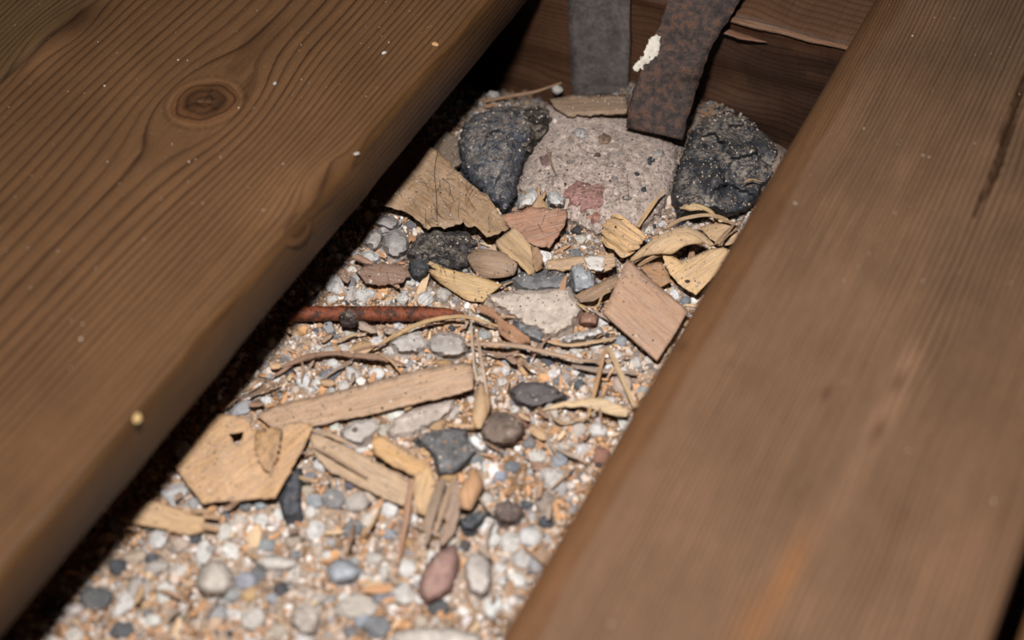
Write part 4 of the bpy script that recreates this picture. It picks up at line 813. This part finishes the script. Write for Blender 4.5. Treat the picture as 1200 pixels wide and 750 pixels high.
STN = [
    ('dark_shard', [(344, 550), (354, 548), (354, 566), (352, 587), (356, 602), (343, 609), (332, 605), (326, 586), (334, 566)], 7, 9, M_ROCK, (78, 80, 88), 'smooth dark grey shard under the corner of the holed tan chip', 'stone', ('dark grey shard', 340, 580)),
    ('flat_stone', [(452, 505), (462, 490), (480, 480), (510, 471), (532, 466), (534, 478), (515, 495), (484, 510), (462, 512)], 4, 8, M_SLAB, (184, 164, 150), 'pinkish flat stone before the end of the long strip', 'stone', ('pinkish flat stone', 490, 490)),
    ('flat_stone', [(395, 505), (412, 494), (440, 490), (446, 500), (436, 512), (424, 522), (405, 518)], 4, 8, M_SLAB, (186, 172, 162), 'pale flat stone between long strip and broad split sliver', 'stone', None),
    ('stone', [(596, 459), (609, 448), (628, 447), (648, 452), (668, 466), (648, 473), (622, 480), (604, 472)], 8, 12, M_ROCK, (98, 90, 90), 'dark purplish stone before the long grey-tan splinter', 'stone', ('dark purplish stone', 630, 463)),
    ('stone', [(562, 505), (566, 490), (580, 482), (598, 484), (614, 494), (616, 508), (604, 520), (584, 524), (568, 516)], 11, 14, M_ROCK, (130, 106, 92), 'rounded brown stone beside the white capsule pebble', 'stone', ('rounded brown stone', 590, 503)),
    ('flat_stone', [(484, 514), (500, 506), (520, 502), (546, 502), (549, 516), (560, 530), (548, 544), (534, 556), (514, 558), (506, 534)], 7, 10, M_ROCK, (104, 102, 104), 'broad dark grey stone behind the orange shell shaving', 'stone', ('broad dark grey stone', 525, 528)),
    ('stone', [(538, 609), (550, 602), (564, 598), (575, 600), (566, 612), (553, 622), (542, 621)], 7, 7, M_ROCK, (86, 92, 100), 'slate blue angular stone below the orange shell shaving', 'stone', ('slate blue stone', 556, 610)),
    ('stone', [(578, 600), (582, 590), (594, 586), (608, 590), (616, 602), (608, 612), (594, 614), (582, 610)], 9, 11, M_ROCK, (124, 102, 94), 'round dull brown stone beside the slate blue stone', 'stone', ('dull brown stone', 597, 600)),
    ('stone', [(490, 682), (498, 664), (510, 648), (524, 640), (533, 638), (539, 654), (536, 672), (530, 690), (516, 702), (499, 706), (491, 698)], 9, 12, M_PEBBLE, (166, 120, 108), 'smooth red stone in the pale gravel', 'stone', ('red stone', 515, 672)),
    ('stone', [(544, 660), (550, 650), (562, 648), (574, 656), (578, 674), (574, 692), (562, 700), (550, 694), (545, 678)], 9, 12, M_SLAB, (190, 176, 166), 'pale oblong stone beside the red stone', 'stone', ('pale oblong stone', 561, 675)),
    ('stone', [(382, 668), (388, 658), (402, 654), (416, 660), (426, 670), (416, 680), (400, 684), (386, 682)], 8, 12, M_PEBBLE, (158, 163, 172), 'smooth blue-grey stone with a dark pit in the pale gravel', 'stone', ('pitted blue-grey stone', 403, 669)),
    ('stone', [(229, 680), (234, 664), (248, 656), (264, 658), (274, 672), (274, 688), (262, 698), (244, 699), (232, 692)], 11, 16, M_PEBBLE, (198, 184, 170), 'big round cream stone in the pale gravel', 'stone', ('big cream stone', 252, 678)),
    ('stone', [(460, 742), (480, 736), (510, 734), (540, 737), (564, 745), (566, 756), (540, 762), (480, 762), (460, 754)], 8, 10, M_PEBBLE, (198, 184, 172), 'long pale stone beside the fine-grained board, lowest of the gravel', 'stone', ('long pale stone', 512, 747)),
    ('stone', [(456, 402), (470, 390), (492, 388), (502, 404), (496, 412), (480, 416), (462, 412)], 7, 9, M_SLAB, (196, 184, 176), 'off-white stone under the long yellow splinter', 'stone', ('off-white stone', 479, 402)),
    ('stone', [(502, 398), (512, 390), (530, 388), (545, 396), (548, 412), (536, 420), (514, 418), (502, 410)], 7, 9, M_SLAB, (178, 166, 158), 'pale grey-pink stone before the nail tip', 'stone', ('grey-pink stone', 525, 404)),
    ('stone', [(448, 290), (450, 276), (460, 268), (472, 270), (480, 282), (478, 296), (466, 304), (454, 300)], 10, 12, M_SLAB, (170, 160, 156), 'pale grey stone in shadow under the ragged tan shaving', 'stone', ('pale shaded stone', 464, 285)),
    ('stone', [(425, 286), (430, 272), (442, 266), (450, 276), (447, 290), (436, 294)], 8, 9, M_SLAB, (176, 164, 158), 'pale pinkish stone close to the knotty board behind the bark flake', 'stone', None),
    ('stone', [(420, 306), (424, 296), (436, 293), (446, 299), (444, 307), (432, 311)], 6, 7, M_SLAB, (204, 200, 196), 'white stone beside the reddish bark flake', 'stone', None),
    ('stone', [(436, 262), (446, 252), (462, 254), (470, 262), (462, 270), (448, 268)], 6, 8, M_SLAB, (158, 146, 142), 'dull pinkish stone below the ragged shaving in shadow', 'stone', None),
    ('stone', [(548, 516), (552, 508), (558, 508), (568, 518), (571, 524), (566, 529), (558, 526)], 7, 6, M_PEBBLE, (226, 222, 218), 'white capsule-shaped pebble beside the rounded brown stone', 'stone', ('white capsule pebble', 559, 518)),
    ('stone', [(298, 660), (304, 651), (322, 650), (346, 655), (352, 662), (336, 667), (312, 668)], 7, 7, M_PEBBLE, (202, 190, 180), 'wide cream stone between dark grey shard and pitted blue-grey stone', 'stone', ('wide cream stone', 325, 659)),
    ('stone', [(340, 730), (345, 714), (360, 708), (376, 712), (374, 726), (370, 742), (352, 744)], 8, 10, M_PEBBLE, (194, 178, 166), 'beige blocky stone nearest the frame end of the gravel'.replace('nearest the frame end of', 'low in'), 'stone', ('beige blocky stone', 358, 726)),
]
for i, (nm, poly, H, w, m, c, lab, cat, ld) in enumerate(STN):
    if m is M_PEBBLE:
        m = M_SLAB
    o = rock(nm, poly, 0, H, w, m, c, 4.0, 0.5, 0.35, 130 + i, smooth=(i in (8, 10, 11, 12, 19, 20)), facets=0 if i in (8, 10, 11, 12, 19, 20) else 3)
    tag(o, lab, cat, land=ld); keep_off(poly)

# ------------------------------------------------------------------ pebbles: each one an object
def ico(sub):
    import bmesh
    bm = bmesh.new(); bmesh.ops.create_icosphere(bm, subdivisions=sub, radius=1.0)
    v = np.array([tuple(x.co) for x in bm.verts]); f = np.array([[x.index for x in q.verts] for q in bm.faces]); bm.free(); return v, f
IV, IF = ico(3); pool = []
for k in range(20):
    rg = np.random.default_rng(500 + k); v = IV.copy(); rounded = k % 3 == 0
    for _ in range(5 if rounded else 11):
        n = rg.normal(size=3); n /= np.linalg.norm(n); d = rg.uniform(0.62, 0.85) if not rounded else rg.uniform(0.75, 0.95)
        ex = np.maximum(0, v @ n - d); v -= n * ex[:, None] * 0.95
    v *= (1 + 0.10 * fbm(v * 1.6, 600 + k, 3))[:, None]
    me = mesh_of('pebble', v, IF, rounded); me.materials.append(M_PEBBLE); pool.append(me)

def near_ok(x, y): return 0.12 < 1
HAND = [  # px, py, half width, half height (px), colour
    (163, 692, 13, 15, (196, 182, 172)), (145, 709, 9, 17, (214, 208, 202)), (193, 695, 11, 13, (218, 210, 200)), (186, 632, 10, 13, (212, 206, 202)), (238, 648, 9, 13, (214, 208, 202)), (343, 675, 8, 14, (202, 190, 178)),
    (288, 681, 11, 9, (160, 160, 172)), (301, 674, 9, 9, (118, 118, 122)), (114, 702, 18, 12, (104, 104, 106)), (143, 740, 13, 10, (100, 100, 104)), (296, 726, 13, 12, (206, 194, 184)), (209, 669, 10, 8, (210, 198, 186)), (183, 666, 13, 8, (186, 172, 162)),
    (159, 655, 13, 10, (198, 172, 146)), (178, 655, 8, 7, (96, 98, 106)), (477, 667, 10, 9, (222, 216, 210)), (474, 698, 15, 12, (214, 206, 198)), (492, 702, 7, 8, (220, 214, 208)), (578, 711, 10, 12, (222, 218, 214)), (402, 701, 7, 6, (228, 222, 216)),
    (572, 619, 10, 12, (226, 222, 218)), (578, 634, 9, 8, (220, 214, 208)), (441, 735, 15, 12, (132, 132, 136)), (425, 728, 9, 8, (154, 160, 172)), (416, 712, 22, 12, (196, 182, 168)), (412, 620, 11, 10, (128, 130, 134)), (432, 610, 9, 8, (214, 198, 182)), (455, 624, 8, 8, (148, 152, 160)),
    (599, 636, 12, 10, (208, 200, 192)), (620, 630, 12, 12, (214, 208, 204)), (612, 655, 10, 10, (196, 188, 182)), (392, 333, 10, 13, (208, 200, 196)), (399, 339, 3, 7, (74, 78, 86)), (428, 346, 12, 9, (212, 206, 202)), (479, 332, 9, 8, (214, 206, 198)), (498, 351, 9, 8, (216, 210, 204)), (412, 346, 10, 9, (196, 184, 176)), (471, 351, 8, 7, (214, 208, 204)), (520, 346, 9, 8, (190, 178, 168)),
    (790, 345, 6, 6, (222, 220, 218)), (803, 353, 6, 5, (130, 134, 142)), (777, 352, 5, 4, (190, 182, 176)), (653, 105, 6, 5, (208, 200, 192)), (390, 426, 6, 5, (218, 214, 210)), (395, 433, 6, 5, (212, 208, 204)), (384, 441, 13, 7, (128, 128, 134)), (442, 438, 9, 6, (222, 216, 212)), (412, 438, 9, 8, (206, 196, 188)), (356, 446, 8, 7, (220, 216, 214)), (374, 450, 8, 7, (222, 216, 210)), (284, 480, 14, 8, (168, 166, 170)), (312, 470, 6, 5, (224, 222, 220)), (300, 465, 6, 5, (206, 190, 172)),
    (205, 580, 14, 12, (196, 192, 190)), (585, 560, 9, 8, (158, 164, 180)), (600, 548, 8, 6, (120, 124, 132)), (570, 547, 6, 8, (210, 206, 202)), (505, 650, 5, 5, (216, 210, 204)), (545, 640, 6, 6, (90, 84, 82)), (345, 650, 6, 5, (140, 144, 152)), (437, 655, 10, 7, (200, 188, 178)), (452, 672, 7, 8, (206, 198, 190)), (390, 585, 13, 11, (150, 146, 146)), (418, 590, 12, 10, (196, 182, 172)), (306, 610, 8, 7, (222, 216, 210)), (280, 612, 8, 8, (212, 196, 180)), (364, 600, 6, 6, (220, 212, 204)), (646, 560, 14, 14, (206, 196, 188)), (640, 590, 12, 12, (160, 140, 126)), (640, 612, 8, 7, (80, 82, 90)), (655, 540, 9, 8, (150, 154, 164)), (630, 535, 9, 7, (206, 196, 186)), (700, 505, 10, 8, (218, 212, 206)), (715, 470, 7, 6, (216, 208, 200)), (660, 525, 8, 7, (200, 188, 176)), (620, 520, 7, 6, (130, 126, 126)), (681, 452, 8, 6, (98, 100, 106)), (760, 395, 6, 5, (220, 214, 208)), (728, 400, 8, 6, (150, 152, 158)), (745, 425, 8, 6, (196, 188, 182)), (698, 405, 8, 6, (214, 208, 202)), (675, 412, 7, 5, (206, 198, 190)), (657, 415, 6, 5, (196, 182, 168)),
]
peb = [list(p) for p in HAND]
pts = np.array([[p[0], p[1], max(p[2], p[3])] for p in HAND])
PAL = [((220, 214, 208), .24, 'white'), ((204, 190, 178), .22, 'cream'), ((190, 168, 148), .12, 'beige'), ((160, 156, 156), .10, 'pale grey'), ((122, 122, 126), .11, 'grey'), ((152, 154, 160), .04, 'blue-grey'), ((86, 86, 92), .08, 'charcoal'), ((196, 146, 96), .05, 'tan'), ((160, 104, 84), .02, 'rusty red')]
tries = 0
while len(peb) < 296 and tries < 60000:
    tries += 1
    y = rng.uniform(255, 765); xl = 620 - 0.832 * y + 14; xr = 1025 - 0.593 * y + 4; x = rng.uniform(xl, xr)
    if y > 480 and rng.random() < 0.0: continue
    s = (rng.uniform(4.0, 8.5) if y < 480 else rng.uniform(5.5, 11)) * (1.25 if rng.random() < 0.12 else 1)
    if np.min(np.hypot(pts[:, 0] - x, pts[:, 1] - y) - pts[:, 2] * 0.9 - s * 0.85) < 0: continue
    if any(in_poly(np.array([x]), np.array([y]), P)[0] for P in exec_area): continue
    c = np.array(PAL[rng.choice(len(PAL), p=np.array([q[1] for q in PAL]) / sum(q[1] for q in PAL))][0]) + rng.normal(0, 8) + rng.normal(0, 2, 3)
    asp = rng.uniform(0.62, 1.0); peb.append([x, y, s, s * asp, tuple(np.clip(c, 20, 240))]); pts = np.vstack([pts, [x, y, s]])
def colour_word(c):
    return min(PAL, key=lambda q: sum((a - b) ** 2 for a, b in zip(q[0], c)) if q[2] != 'tan' else sum((a - b) ** 2 for a, b in zip(q[0], c)) * 1.2)[2]
REL = ('behind', 'in front of', 'to the knotty-board side of', 'to the fine-board side of')
LAND = [l for l in LAND if l[0] not in ('knotty board', 'fine-grained board')]
keys = {}
for i, (x, y, hw, hh, c) in enumerate(peb):
    l = min(LAND, key=lambda q: math.hypot(q[1] - x, q[2] - y)); dx, dy = x - l[1], y - l[2]
    rel = REL[(1 if dy > 0 else 0)] if abs(dy) > abs(dx) else REL[2 if dx < 0 else 3]
    size = 'tiny' if max(hw, hh) < 6.2 else ('small' if max(hw, hh) < 9.5 else 'larger')
    keys.setdefault((size, colour_word(c), rel, l[0]), []).append((math.hypot(dx, dy), i))
ORD = ['first', 'second', 'third', 'fourth', 'fifth', 'sixth', 'seventh', 'eighth']
plabel = {}
for (size, cw, rel, ln), lst in keys.items():
    for k, (_, i) in enumerate(sorted(lst)):
        plabel[i] = f'{size} {cw} pebble {rel} the {ln}' + ('' if len(lst) == 1 else f', {ORD[min(k, 7)]} one out')
for i, (x, y, hw, hh, c) in enumerate(peb):
    s = px_scale(x, y); rx = hw / s; ry = hh / s * 1.15; rz = min(rx, ry) * 0.8
    p = at(x, y, Z0 + rz * 0.45); z = float(ground_z(p[0], p[1])) + rz * 0.42
    o = bpy.data.objects.new('pebble', pool[i % len(pool)]); COL.objects.link(o)
    p = at(x, y, z); o.location = p; o.scale = (rx * 1.18, ry * 1.18, rz * 1.18)
    th = math.atan2(W[1, 0], W[0, 0]) + random.uniform(-0.35, 0.35); o.rotation_euler = (random.uniform(-.2, .2), random.uniform(-.2, .2), th)
    q_ = np.array(c, float); o.color = col4((q_.mean() + 0.75 * (q_ - q_.mean())) * 0.97); o['label'] = plabel[i]; o['category'] = 'pebble'; o['group'] = 'loose pebbles in the rubble'

# ------------------------------------------------------------------ small flakes and fibres of wood, one by one
fk = []; rg = np.random.default_rng(321); FP = np.zeros((0, 2)); tries = 0
WC = [((196, 152, 104), 'yellow-tan'), ((172, 130, 96), 'tan'), ((146, 108, 82), 'brown'), ((164, 140, 120), 'grey-tan')]
while len(fk) < 74 and tries < 5000:
    tries += 1
    y = rg.uniform(285, 720); x = rg.uniform(620 - 0.832 * y + 35, 1025 - 0.593 * y - 8)
    if y > 560 and rg.random() < 0.45: continue
    if len(FP) and np.hypot(FP[:, 0] - x, FP[:, 1] - y).min() < 15: continue
    if any(in_poly(np.array([x]), np.array([y]), P)[0] for P in exec_area): continue
    c, cw = WC[rg.integers(4)]; a = rg.uniform(0, math.pi); L = rg.uniform(9, 26); fib = rg.random() < 0.6
    u = np.array([math.cos(a), math.sin(a) * 0.8]); h = rg.uniform(2.0, 4.5)
    if fib:
        o = stick('splinter', [(x - u[0] * L, y - u[1] * L, h - 1), (x + rg.normal(0, 2), y + rg.normal(0, 2), h + 1.0), (x + u[0] * L, y + u[1] * L, h - 0.5)], [0.3, rg.uniform(0.5, 1.1), 0.3], M_FIBRE, None, c, 700 + tries)
    else:
        L *= 0.6; w = L * rg.uniform(0.3, 0.55); n_ = np.array([-u[1], u[0]])
        q = [np.array([x, y]) + u * L * k1 + n_ * w * k2 for k1, k2 in ((-1, -.6), (-.2, -1), (.8, -.7), (1, .2), (.5, .9), (-.6, .8))]
        o = sheet('wood_flake', [tuple(p) for p in q], [h, h + .5, h + 1, h + 1.5, h + .5, h], -math.degrees(a), M_SHAVE, c, 0.6, 4, 0.4, crumple=0.5, seed=700 + tries)
    fk.append((o, x, y, cw, fib, L)); FP = np.vstack([FP, [x, y]])
fkeys = {}
for o, x, y, cw, fib, L in fk:
    l = min(LAND, key=lambda q: math.hypot(q[1] - x, q[2] - y)); dx, dy = x - l[1], y - l[2]
    rel = REL[(1 if dy > 0 else 0)] if abs(dy) > abs(dx) else REL[2 if dx < 0 else 3]
    nm = ('short ' if L < 16 else 'slim ') + cw + (' splinter ' if fib else ' wood flake ')
    fkeys.setdefault(nm + rel + ' the ' + l[0], []).append((math.hypot(dx, dy), o))
for k, lst in fkeys.items():
    for j, (_, o) in enumerate(sorted(lst, key=lambda q: q[0])):
        tag(o, k + ('' if len(lst) == 1 else f', {ORD[j]} one out'), 'wood scrap', 'small wood scraps in the rubble')

# ------------------------------------------------------------------ uncountable grit, sawdust and hairs
def scatter(name, label, cat, n, size, shape, pal, y_lo=0.18, y_hi=0.66, x_lo=-0.40, x_hi=-0.13, seed=0, pos=None, lift=0.3):
    rg = np.random.default_rng(seed)
    if pos is None:
        x = rg.uniform(x_lo, x_hi, n); y = rg.uniform(y_lo, y_hi, n); z = ground_z(x, y)
    else:
        x, y, z = pos; n = len(x)
    V, F = ico(1)
    s = size[0] * np.exp(rg.normal(0, size[1], n)); q = rg.normal(size=(n, 4)); q /= np.linalg.norm(q, axis=1, keepdims=True)
    a, b, c, d = q.T
    R = np.stack([1 - 2 * (c * c + d * d), 2 * (b * c - a * d), 2 * (b * d + a * c), 2 * (b * c + a * d), 1 - 2 * (b * b + d * d), 2 * (c * d - a * b), 2 * (b * d - a * c), 2 * (c * d + a * b), 1 - 2 * (b * b + c * c)], -1).reshape(n, 3, 3)
    if shape is not None:                        # flakes lie flat: turn about Z only
        t = rg.uniform(0, 2 * math.pi, n); R = np.zeros((n, 3, 3)); R[:, 0, 0] = np.cos(t); R[:, 0, 1] = -np.sin(t); R[:, 1, 0] = np.sin(t); R[:, 1, 1] = np.cos(t); R[:, 2, 2] = 1
        R[:, 2, 0] = rg.normal(0, .35, n)
    S = np.stack([s * rg.uniform(.7, 1.35, n), s * rg.uniform(.7, 1.35, n), s * rg.uniform(.6, 1.1, n)], -1)
    if shape is not None: S = s[:, None] * np.array(shape)[None] * rg.uniform(.6, 1.4, (n, 3))
    P = V[None] * (1 + rg.normal(0, .14, (n, len(V), 1))) * S[:, None]
    P = np.einsum('nij,nkj->nki', R, P) + np.stack([x, y, z + s * lift], -1)[:, None]
    Fx = (F[None] + (np.arange(n) * len(V))[:, None, None]).reshape(-1, 3)
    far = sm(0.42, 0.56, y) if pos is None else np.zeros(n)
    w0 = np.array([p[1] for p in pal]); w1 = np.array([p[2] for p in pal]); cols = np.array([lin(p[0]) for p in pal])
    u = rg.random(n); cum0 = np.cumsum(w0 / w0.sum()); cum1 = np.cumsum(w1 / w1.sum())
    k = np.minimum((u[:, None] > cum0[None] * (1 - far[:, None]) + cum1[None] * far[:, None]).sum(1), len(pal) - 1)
    far_tone = 1 - 0.62 * sm(0.575, 0.615, y) if pos is None else np.ones(n)  # grit colour goes darker toward the beam
    cc = cols[k] * rg.uniform(.8, 1.15, (n, 1)) * far_tone[:, None]; cc = np.concatenate([cc, np.ones((n, 1))], 1)
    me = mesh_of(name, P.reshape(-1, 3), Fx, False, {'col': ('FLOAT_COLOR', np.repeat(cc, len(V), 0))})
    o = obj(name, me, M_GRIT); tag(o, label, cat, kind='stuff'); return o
GP = [((216, 208, 202), .14, .10), ((194, 176, 162), .32, .28), ((172, 146, 124), .20, .16), ((190, 146, 106), .14, .04), ((156, 150, 148), .11, .22), ((112, 108, 108), .06, .13), ((66, 64, 66), .03, .07)]
scatter('grit', 'loose pale grit and crushed mortar covering the ground', 'grit', 62000, (0.00062, 0.42), None, GP, seed=1)
scatter('coarse_grit', 'coarser mixed gravel crumbs lying between the pebbles', 'gravel', 3600, (0.0014, 0.30), None, GP, seed=2, lift=0.45)
SP = [((184, 140, 104), .5, .3), ((158, 122, 96), .3, .4), ((198, 170, 138), .2, .3)]
scatter('sawdust', 'orange-tan sawdust flakes sprinkled over the grit', 'sawdust', 13000, (0.0007, 0.5), (1.9, 0.55, 0.2), SP, seed=3, lift=0.9)
# grit on the mortar lump and dust on the boards
rg = np.random.default_rng(77); dn = 520
bx = np.concatenate([rg.uniform(-0.515, -0.318, dn), rg.uniform(-0.145, -0.015, dn // 3)]); by = rg.uniform(0.2, 0.68, len(bx))
scatter('dust_specks', 'tiny pale dust specks scattered on the floor boards', 'dust', 0, (0.00017, 0.45), None, [((190, 180, 166), .7, .7), ((110, 90, 70), .3, .3)], seed=4, pos=(bx, by, np.full(len(bx), 0.0)), lift=0.2)
for k, (x, y, s, c, lab) in enumerate(((510, 52, 3.0, (208, 160, 110), 'tiny orange crumb near the edge of the knotty board'), (450, 62, 2.2, (206, 202, 196), 'tiny white crumb on the knotty board beyond the knot'), (161, 490, 5.0, (206, 172, 118), 'yellowish crumb on the near end of the knotty board'), (932, 239, 2.6, (190, 182, 174), 'tiny white crumb on the edge of the fine-grained board'), (418, 180, 2.6, (186, 176, 164), 'tiny grey crumb beside the edge knot'), (322, 98, 2.0, (196, 190, 182), 'tiny white crumb beside the round knot'))):
    z = 0.0 if k not in (3,) else -0.001
    r = s / px_scale(x, y, 0.0); o = bpy.data.objects.new('crumb', pool[k + 3]); COL.objects.link(o); o.location = at(x, y, r * 0.5 + z); o.scale = (r * 1.5, r, r * 0.8); o.rotation_euler = (0, 0, k); o.color = col4(c); tag(o, lab, 'crumb', 'crumbs on the boards')
# fine crumbs that have settled on the stones, shavings and chips: found by dropping each one from above
bpy.context.view_layer.update(); dg = bpy.context.evaluated_depsgraph_get(); rg = np.random.default_rng(99)
nx = 26000; x = rg.uniform(-0.345, -0.155, nx); y = rg.uniform(0.22, 0.64, nx)
kk = fbm(np.stack([x * 70, y * 70, x * 0], -1), 91, 3) > rg.uniform(-0.9, 0.9, nx); x, y = x[kk], y[kk]; hit = []
for a, b in zip(x, y):
    ok, p, nn, _, ob, _ = scene.ray_cast(dg, (a, b, -0.03), (0, 0, -1), distance=0.2)
    if ok and nn.z > 0.35: hit.append((p.x, p.y, p.z, ob.name.split('.')[0] in ('floor', 'grit', 'coarse_grit', 'sawdust')))
hit = np.array(hit); onobj = hit[:, 3] < 0.5
hit = hit[onobj | (rg.random(len(hit)) < 0.25)]
scatter('fine_crumbs', 'fine pale crumbs and dust settled on stones and shavings', 'dust', 0, (0.00024, 0.45), None,
        [((196, 184, 174), .14, .3), ((160, 142, 128), .40, .3), ((146, 116, 90), .18, .1), ((96, 86, 80), .16, .1), ((48, 42, 40), .12, .1)], seed=6, pos=(hit[:, 0], hit[:, 1], hit[:, 2]), lift=0.3)
# hairs and cobweb threads
rg = np.random.default_rng(88); V = []; Fh = []
def hair(P, r=0.00007):
    C = catmull(P, 5); m = len(C); T = np.gradient(C, axis=0); T /= np.linalg.norm(T, axis=1, keepdims=True) + 1e-12
    S = np.cross(T, [0.1, 0.2, 1.0]); S /= np.linalg.norm(S, axis=1, keepdims=True) + 1e-9; U = np.cross(S, T); b = len(V)
    for i in range(m):
        for j in range(3): a = 2.1 * j; V.append(C[i] + r * (S[i] * math.cos(a) + U[i] * math.sin(a)))
    for i in range(m - 1):
        for j in range(3): p, q = b + i * 3 + j, b + i * 3 + (j + 1) % 3; Fh.append((p, q, q + 3, p + 3))
spots = [(520, 235, 40, 32, 13, 34), (515, 295, 40, 26, 11, 46), (575, 190, 32, 45, 19, 16), (640, 270, 30, 20, 10, 10), (460, 350, 70, 24, 8, 26), (700, 215, 45, 35, 13, 12), (620, 150, 20, 20, 14, 14), (560, 420, 60, 30, 9, 8), (880, 190, 30, 30, 20, 6), (400, 400, 50, 20, 8, 8)]
for (cx, cy, sx, sy, h, n) in spots:
    for _ in range(n):
        x, y = cx + rg.normal(0, sx * .6), cy + rg.normal(0, sy * .6); a = rg.uniform(0, 2 * math.pi); L = rg.uniform(10, 32); b = rg.normal(0, .5)
        q = [(x, y), (x + L * .5 * math.cos(a), y + L * .5 * math.sin(a)), (x + L * math.cos(a + b), y + L * math.sin(a + b))]
        z = [h + rg.uniform(-1, 2) for _ in q]; hair(np.array([at(p[0], p[1], Z0 + zz / 1000) for p, zz in zip(q, z)]))
for q in (((512, 258, 14), (511, 225, 15), (509, 200, 15), (514, 170, 14)), ((524, 205, 14), (560, 182, 20), (600, 155, 20)), ((505, 345, 6), (480, 370, 12), (445, 405, 8))):
    hair(np.array([at(p[0], p[1], Z0 + p[2] / 1000) for p in q]), 0.00011)
ho = obj('hair_strands', mesh_of('hair_strands', np.array(V), Fh, True), M_HAIR); tag(ho, 'fine black hairs tangled over shavings and dust clump', 'hair', kind='stuff')
